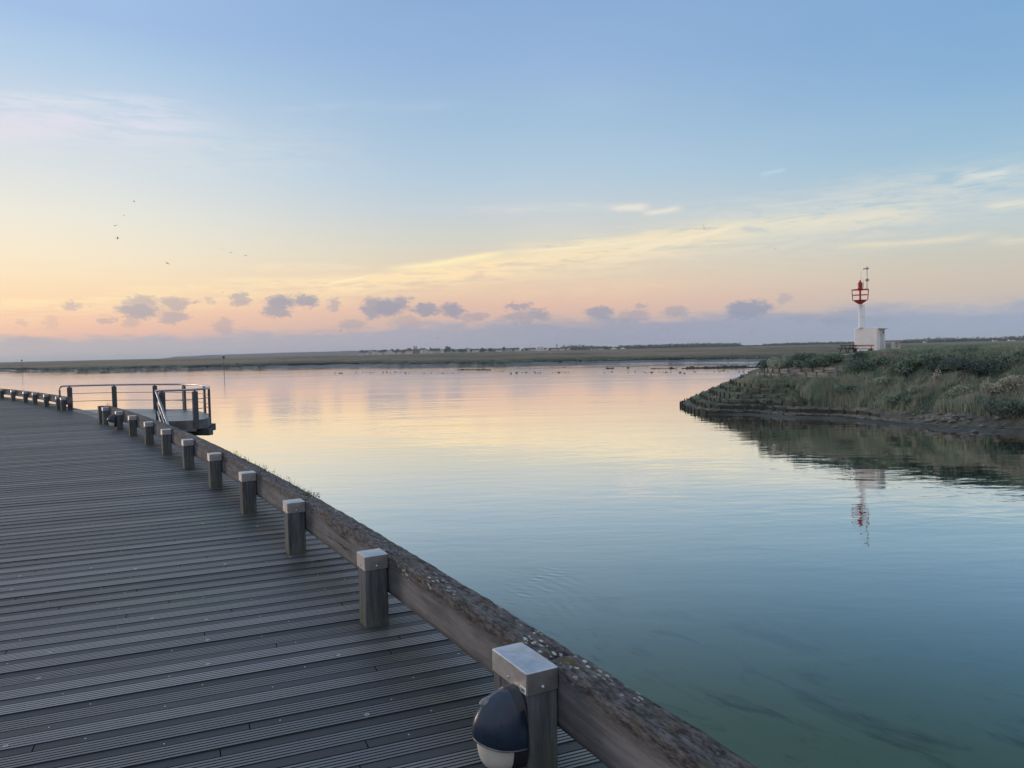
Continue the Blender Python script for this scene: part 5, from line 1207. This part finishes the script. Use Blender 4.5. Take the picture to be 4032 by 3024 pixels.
m_ = MB(); m_.box((mpx(-18), -2, mpx(9)), (mpx(2.4), mpx(2.4), mpx(9))); m_.lathe([(mpx(3.0), mpx(18)), (mpx(2.2), mpx(20)), (.1, mpx(24))], 6, (mpx(-18), -2, 0)); m_.build('turret', MR['slate'], ch)
p = atY(2193, 1377, TD+80); ch = empty('water_tower', p); tag(ch, 'slender pale water tower with a wide cup-shaped head beside the far woods', 'water tower')
m_ = MB(); m_.lathe([(mpx(2.2), -2), (mpx(1.7), mpx(14))], 12); m_.build('shaft', MW['cream'], ch)
m_ = MB(); m_.lathe([(mpx(1.7), mpx(13.5)), (mpx(4.2), mpx(18)), (mpx(4.4), mpx(20.5)), (mpx(3.6), mpx(21.2)), (mpx(2.6), mpx(22)), (mpx(2.4), mpx(23.4)), (.2, mpx(24))], 14); m_.build('tank', MW['grey'], ch)
p = atY(2012, 1380, TD+50); m_ = MB(); m_.tube([(0, 0, -1), (0, 0, mpx(10)), (0, 0, mpx(17))], [.5, .4, .2], 6); o = m_.build('radio_mast', M_galv, None, False, p); tag(o, 'thin radio mast rising behind low roofs of the far town', 'mast')
for k, (px, w_) in enumerate([(2416, 26), (2452, 20)]):
    p = atY(px, 1375-k*.6, TD-40); m_ = MB(); W = mpx(w_)/2; m_.lathe([(W, -1), (W*.98, mpx(1.2)), (W*.55, mpx(3.6)), (.2, mpx(6.2))], 14); o = m_.build('marquee_tent', MW['cream'], None, True, p); tag(o, ['larger', 'smaller'][k]+' pale dome-shaped tent at the foot of the far woods', 'tent', 'pale tents by the woods')
for k, (px, py, w_, h_) in enumerate([(3640, 1348.5, 9, 4), (3917, 1343.5, 18, 4), (3973, 1342, 7, 4.5), (3991, 1342.5, 9, 3.5)]):
    D = 900; p = atY(px, py, D); root = empty('caravan', p); tag(root, ['lone white caravan on the far field right of the cabinets', 'long white caravan under the far right treeline', 'square white caravan at far right under the trees', 'low white caravan nearest the right picture edge'][k], 'caravan', 'white caravans on the far field'); W = mpx(w_, D)/2; hh = mpx(h_, D)
    m_ = MB(); m_.box((0, 0, hh*.55), (W, 1.1, hh*.5), 0, 0, 0, .92); m_.build('body', MW['white'], root); m_ = MB(); m_.box((0, -1.1, hh*.7), (W*.6, .06, hh*.12)); m_.build('window', M_win, root)
def crown(Vl, Tl, c, r, n, tint, amp=.05, leaf=None):
    d = RNG.normal(0, 1, (n, 3)); d /= np.linalg.norm(d, axis=1)[:, None]; rad = RNG.uniform(.55, 1.08, n)
    lump = 1+.28*np.sin(d[:, 0]*3.1+c[0])*np.cos(d[:, 1]*2.7+c[1])+.2*np.sin(d[:, 2]*5+c[0]*1.7)
    Cn = np.array(c)+d*(rad*lump)[:, None]*np.array(r); s_ = (leaf or max(r)*.22)*RNG.uniform(.6, 1.4, n)
    u_ = RNG.normal(0, 1, (n, 3)); u_ /= np.linalg.norm(u_, axis=1)[:, None]; v_ = np.cross(u_, RNG.normal(0, 1, (n, 3))); v_ /= np.linalg.norm(v_, axis=1)[:, None]
    Vl.append(np.stack([Cn-u_*s_[:, None], Cn+v_*s_[:, None]*.7, Cn+u_*s_[:, None], Cn-v_*s_[:, None]*.7], 1).reshape(-1, 3)); Tl.append(np.repeat(np.clip(tint+RNG.normal(0, amp, n), 0, 1), 4))
TREES = [(1769, 1388.5, 34, 24), (1755, 1388, 14, 12), (1784, 1388, 14, 15), (1815, 1387.5, 28, 13), (1832, 1387.5, 14, 14), (1902, 1386.5, 30, 15), (1928, 1386, 26, 15), (1984, 1384, 16, 19), (1945, 1386, 14, 9), (2056, 1382.5, 12, 9), (2075, 1382, 14, 8), (2165, 1380.5, 16, 11), (2020, 1383, 10, 11), (1855, 1387, 9, 15), (1590, 1391, 12, 9), (1560, 1393, 9, 11)]
TL_ = ['large round tree right of the town hall', 'small tree at the left foot of the large round tree', 'upright tree at the right side of the large round tree', 'low spreading tree right of the grey long house', 'small round tree beside the low spreading one', 'broad bushy tree in the middle of the far town', 'second broad tree just right of the bushy one', 'tall dark tree standing alone among low houses', 'low tree right of the two broad trees', 'small low tree before the brown-roofed hall', 'low tree in front of the brown-roofed long house', 'round tree between the white villas and the water tower', 'slim tree behind the grey house below the radio mast', 'slim pointed tree behind the white gabled house', 'little tree among roofs left of the church', 'narrow tree among the leftmost roofs of the town']
for (px, py, w_, h_), lb in zip(TREES, TL_):
    D = TD-30+RNG.uniform(-8, 8); p = atY(px, py, D); r = mpx(w_, D)/2; hh = mpx(h_, D); root = empty('far_tree', p); tag(root, lb, 'tree', 'trees of the far town')
    Vl, Tl = [], []
    for k in range(3): crown(Vl, Tl, (RNG.uniform(-.35, .35)*r, RNG.uniform(-.3, .3)*r, hh*(.45+.13*k)), (r*(.85-.15*k), r*.7, hh*.33), 90, .10, .05)
    Vv = np.concatenate(Vl); quick('crown', Vv, np.arange(len(Vv)).reshape(-1, 4), M_veg, np.concatenate(Tl), root)
    m_ = MB(); m_.tube([(0, 0, -1), (0, 0, hh*.45)], [.45, .25], 6); m_.build('trunk', M_stake, root)
def wood(segs, D, name, label, seed, tint=.12):
    Vl, Tl = [], []; r2 = random.Random(seed)
    for (xa, ya, ta, xb, yb, tb) in segs:
        px = xa
        while px < xb:
            f = (px-xa)/(xb-xa); yb_ = ya+(yb-ya)*f; hh = (ta+(tb-ta)*f)*r2.uniform(.8, 1.12); w_ = r2.uniform(5, 11); DD = D+r2.uniform(-30, 60); p = atY(px, yb_, DD); r = mpx(w_, DD)*.95; h_ = mpx(hh, DD)
            crown(Vl, Tl, (p[0], p[1], p[2]+h_*.52), (r, r, h_*.5), 90, tint+r2.uniform(-.05, .06), .04, max(.7, r*.2)); px += w_*r2.uniform(.4, .7)
            p = atY(px, yb_, DD-25); crown(Vl, Tl, (p[0], p[1], p[2]+h_*.25), (r*1.3, r, h_*.34), 70, tint+r2.uniform(-.05, .06), .04, max(.7, r*.2))
    Vv = np.concatenate(Vl); o = quick(name, Vv, np.arange(len(Vv)).reshape(-1, 4), M_veg, np.concatenate(Tl)); tag(o, label, 'woodland', None, 'stuff')
wood([(2200, 1379, 11, 2240, 1378, 18), (2240, 1378, 19, 2330, 1376.5, 16), (2330, 1376, 14, 2395, 1374.5, 11), (2395, 1374, 9, 2440, 1373, 8), (2440, 1373, 13, 2560, 1371.5, 14), (2560, 1371.5, 15, 2780, 1367.5, 17)], 2000, 'woodland', 'long dark wood behind the marsh right of the far town', 5)
wood([(2784, 1367, 15, 2915, 1365, 14), (2915, 1365, 5, 3015, 1364, 5), (3010, 1364, 9, 3100, 1362.5, 13), (3100, 1362.5, 13, 3375, 1357, 12)], 1900, 'woodland', 'low dark wood on the horizon left of the beacon', 6)
wood([(3480, 1355, 10, 3560, 1353.5, 14), (3560, 1353.5, 16, 3700, 1351, 21), (3700, 1351, 21, 3840, 1348.5, 18), (3840, 1348.5, 18, 3960, 1346, 19), (3960, 1346, 21, 4300, 1340, 19)], 1500, 'woodland', 'dark wood along the field edge right of the beacon', 8)
# far headland
hp = np.linspace(640, 2000, 90); V = []
for a in hp:
    yb = 1425-.0226*a; t_ = np.interp(a, [660, 690, 800, 1000, 1200, 1500, 2000], [0, 5, 8, 10, 11.5, 12.5, 9])+ (vnoise(np.array(a/30.), np.array(0.), 3)-.5)*1.2
    for f, D in ((0, 4700), (1, 5000), (.9, 5150)):
        q = atY(a, yb-max(.2, t_)*f+(3 if f == 0 else 0), D); V.append(q)
M_hill = simple('distant_hill', (.060, .068, .06), .95, 0, .25, .004)
o = quick('hills', np.array(V), grid_faces(90, 3), M_hill, None, None, True); tag(o, kind='structure')

# ------------------------------------------------------------------ birds
M_birdd = simple('dark_bird', (.045, .042, .042), .8); M_birdg = simple('grey_gull', (.30, .29, .28), .8); M_birdw = simple('white_gull', (.75, .74, .72), .8)
def gull(name, P, span, flap, bank_, head, mt, label, group=None):
    m_ = MB(); b = span*.16; m_.ball((0, 0, 0), (b*1.25, b*.30, b*.28), 10, 7); m_.ball((b*1.25, 0, b*.08), (b*.30, b*.2, b*.2), 8, 6); m_.add([(-b*1.0, -b*.15, 0), (-b*1.0, b*.15, 0), (-b*1.9, b*.32, .0), (-b*1.9, -b*.32, 0), (-b*1.2, 0, b*.1)], [(0, 1, 2, 3), (0, 4, 1), (1, 4, 2), (2, 4, 3), (3, 4, 0)])
    root = m_.build(name, mt, None, True, P); root.rotation_euler = (bank_, 0, head); tag(root, label, 'bird', group)
    for s in (-1, 1):
        w_ = MB(); xs = [0, .22, .5]; zs = [0, math.sin(flap)*.24, math.sin(flap)*.24+math.sin(flap*.35-.1)*.26]; ys = [.03, .03+.22*math.cos(flap), .03+.22*math.cos(flap)+.27]; ch = [.15, .13, .025]; sw = [0, .035, -.09]
        vs = []
        for y, z, c_, sx in zip(ys, zs, ch, sw):
            for dx_, dz_ in ((c_/2, 0), (0, .012), (-c_/2, 0), (0, -.008)): vs.append(((sx+dx_)*span, s*y*span, (z+dz_)*span))
        fs = [(j*4+k, j*4+(k+1) % 4, (j+1)*4+(k+1) % 4, (j+1)*4+k) for j in range(2) for k in range(4)]+[(0, 1, 2, 3), (8, 9, 10, 11)]
        w_.add(vs, fs); w_.build('wing', mt, root)
FB = [(528, 794, 11, .9, .5, 1.2, 0, 'highest bird of the left flock, dark with one wing dropped'), (487, 848, 10, .35, .2, .8, 1, 'second highest faint grey bird of the left flock'), (454, 889, 14, .55, -.3, 2.6, 0, 'third bird of the left flock, dark with wings in a V'), (463, 938, 17, .25, -.35, .4, 1, 'grey gliding bird at the bottom of the left column of birds'), (660, 1037, 16, .15, .35, 2.9, 1, 'grey gliding bird alone below the left flock'), (874, 981, 9, -.3, 0, 1.6, 0, 'leftmost of three small birds in a slanting row'), (909, 995, 11, .8, .1, 1.5, 0, 'middle of three small birds in a slanting row, wings raised'), (967, 1006, 14, .1, .1, .2, 0, 'right-hand of three small birds in a slanting row'), (2772, 898, 19, .45, 1.1, 1.2, 0, 'single black bird high in the sky left of the beacon'), (3053, 981, 12, .2, .4, .3, 1, 'pale bird in the sky just left of the beacon top'), (766, 1195, 7, .4, 0, 1, 0, 'small bird between grey clouds at left'), (877, 1151, 9, .3, .2, .5, 0, 'small bird above a little grey cloud at left'), (357, 1206, 9, .2, .1, 2.8, 1, 'small faint bird low at left in the orange sky'), (966, 1290, 8, .15, 0, .3, 1, 'faint bird just above the blue cloud bank at left'), (1341, 1301, 11, .1, 0, .2, 0, 'flat-winged bird over the cloud bank left of the town'), (1725, 1332, 8, .4, .1, .4, 0, 'small bird above the town hall'), (2868, 1286, 8, .25, 0, .4, 1, 'faint bird over the low cloud left of the beacon'), (2960, 1304, 10, .1, 0, .2, 0, 'low flying dark bird left of the white hut'), (2168, 1393, 14, 1.0, .3, 1.4, 2, 'white gull with raised wings flying over the marsh'), (2841, 1462, 15, .8, .2, .5, 1, 'grey gull flying low over the water left of the bank'), (2041, 1443, 15, .3, .1, .4, 1, 'grey gull gliding low over the water in the centre')]
for (px, py, sp, fl, bk, hd, mi_, lb) in FB:
    D = 105.0; gull('flying_bird', atY(px, py, D), mpx(sp, D)*1.5, fl, bk, hd, (M_birdd, M_birdg, M_birdw)[mi_], lb)
b0 = None; rs = random.Random(5)
WBP = [(1318+ rs.uniform(0, 30), 1469.5+rs.uniform(-.8, .8)) for _ in range(7)]+[(rs.uniform(1400, 1600), 1467+rs.uniform(-2, 2)) for _ in range(20)]+[(rs.uniform(1600, 2000), rs.choice([1464, 1468, 1470])+rs.uniform(-2, 2)) for _ in range(14)]+[(rs.uniform(2000, 2240), 1468+rs.uniform(-3.5, 2.5)) for _ in range(22)]+[(rs.uniform(2260, 2700), 1467+rs.uniform(-3, 3)) for _ in range(22)]+[(rs.uniform(2680, 3000), 1463+rs.uniform(-5, 4)) for _ in range(9)]+[(rs.uniform(100, 1000), 1472+rs.uniform(-3, 3)-.012*300) for _ in range(9)]+[(rs.uniform(1600, 2650), 1449+rs.uniform(-5, 3)) for _ in range(12)]
for k, (px, py) in enumerate(WBP):
    p = at(px, py, ZW); s = rs.uniform(.5, .85); dark = rs.random() < .45
    if k < 2:
        m_ = MB(); m_.ball((0, 0, .10), (.30, .15, .15), 8, 6); m_.tube([(.20, 0, .14), (.27, 0, .28), (.28, 0, .36)], [.06, .045, .04], 6); m_.ball((.31, 0, .38), (.085, .055, .055), 7, 5); m_.add([(-.22, -.06, .12), (-.22, .06, .12), (-.44, 0, .20), (-.25, 0, .06)], [(0, 1, 2), (0, 2, 3), (1, 3, 2), (0, 3, 1)]); o = m_.build('water_bird', M_birdd if k == 0 else M_birdg, None, True)
        if k == 0: b0 = o
        else: b1_ = o
    else: o = (b0 if dark else b1_).copy(); C.objects.link(o)
    o.location = p; o.scale = (s, s, s); o.rotation_euler.z = rs.uniform(0, 6.28)
    dk = (k == 0) or (k > 1 and dark); tag(o, ('dark' if dk else 'grey')+' water bird resting on the far water of the channel', 'bird', ('dark' if dk else 'grey')+' water birds resting on the channel')

# ------------------------------------------------------------------ haze
HAZE = 0.00008
if HAZE > 0:
    m_, t = mat('haze_air'); v_ = t.n('ShaderNodeVolumePrincipled'); v_.inputs['Color'].default_value = (.86, .88, .92, 1); v_.inputs['Density'].default_value = HAZE; v_.inputs['Anisotropy'].default_value = .0
    o_ = t.n('ShaderNodeOutputMaterial'); t.t.links.new(v_.outputs[0], o_.inputs['Volume'])
    b = MB(); b.box((0, 5600, 14.5), (13000, 6100, 22.5)); hz = b.build('haze', m_, None); tag(hz, kind='stuff')
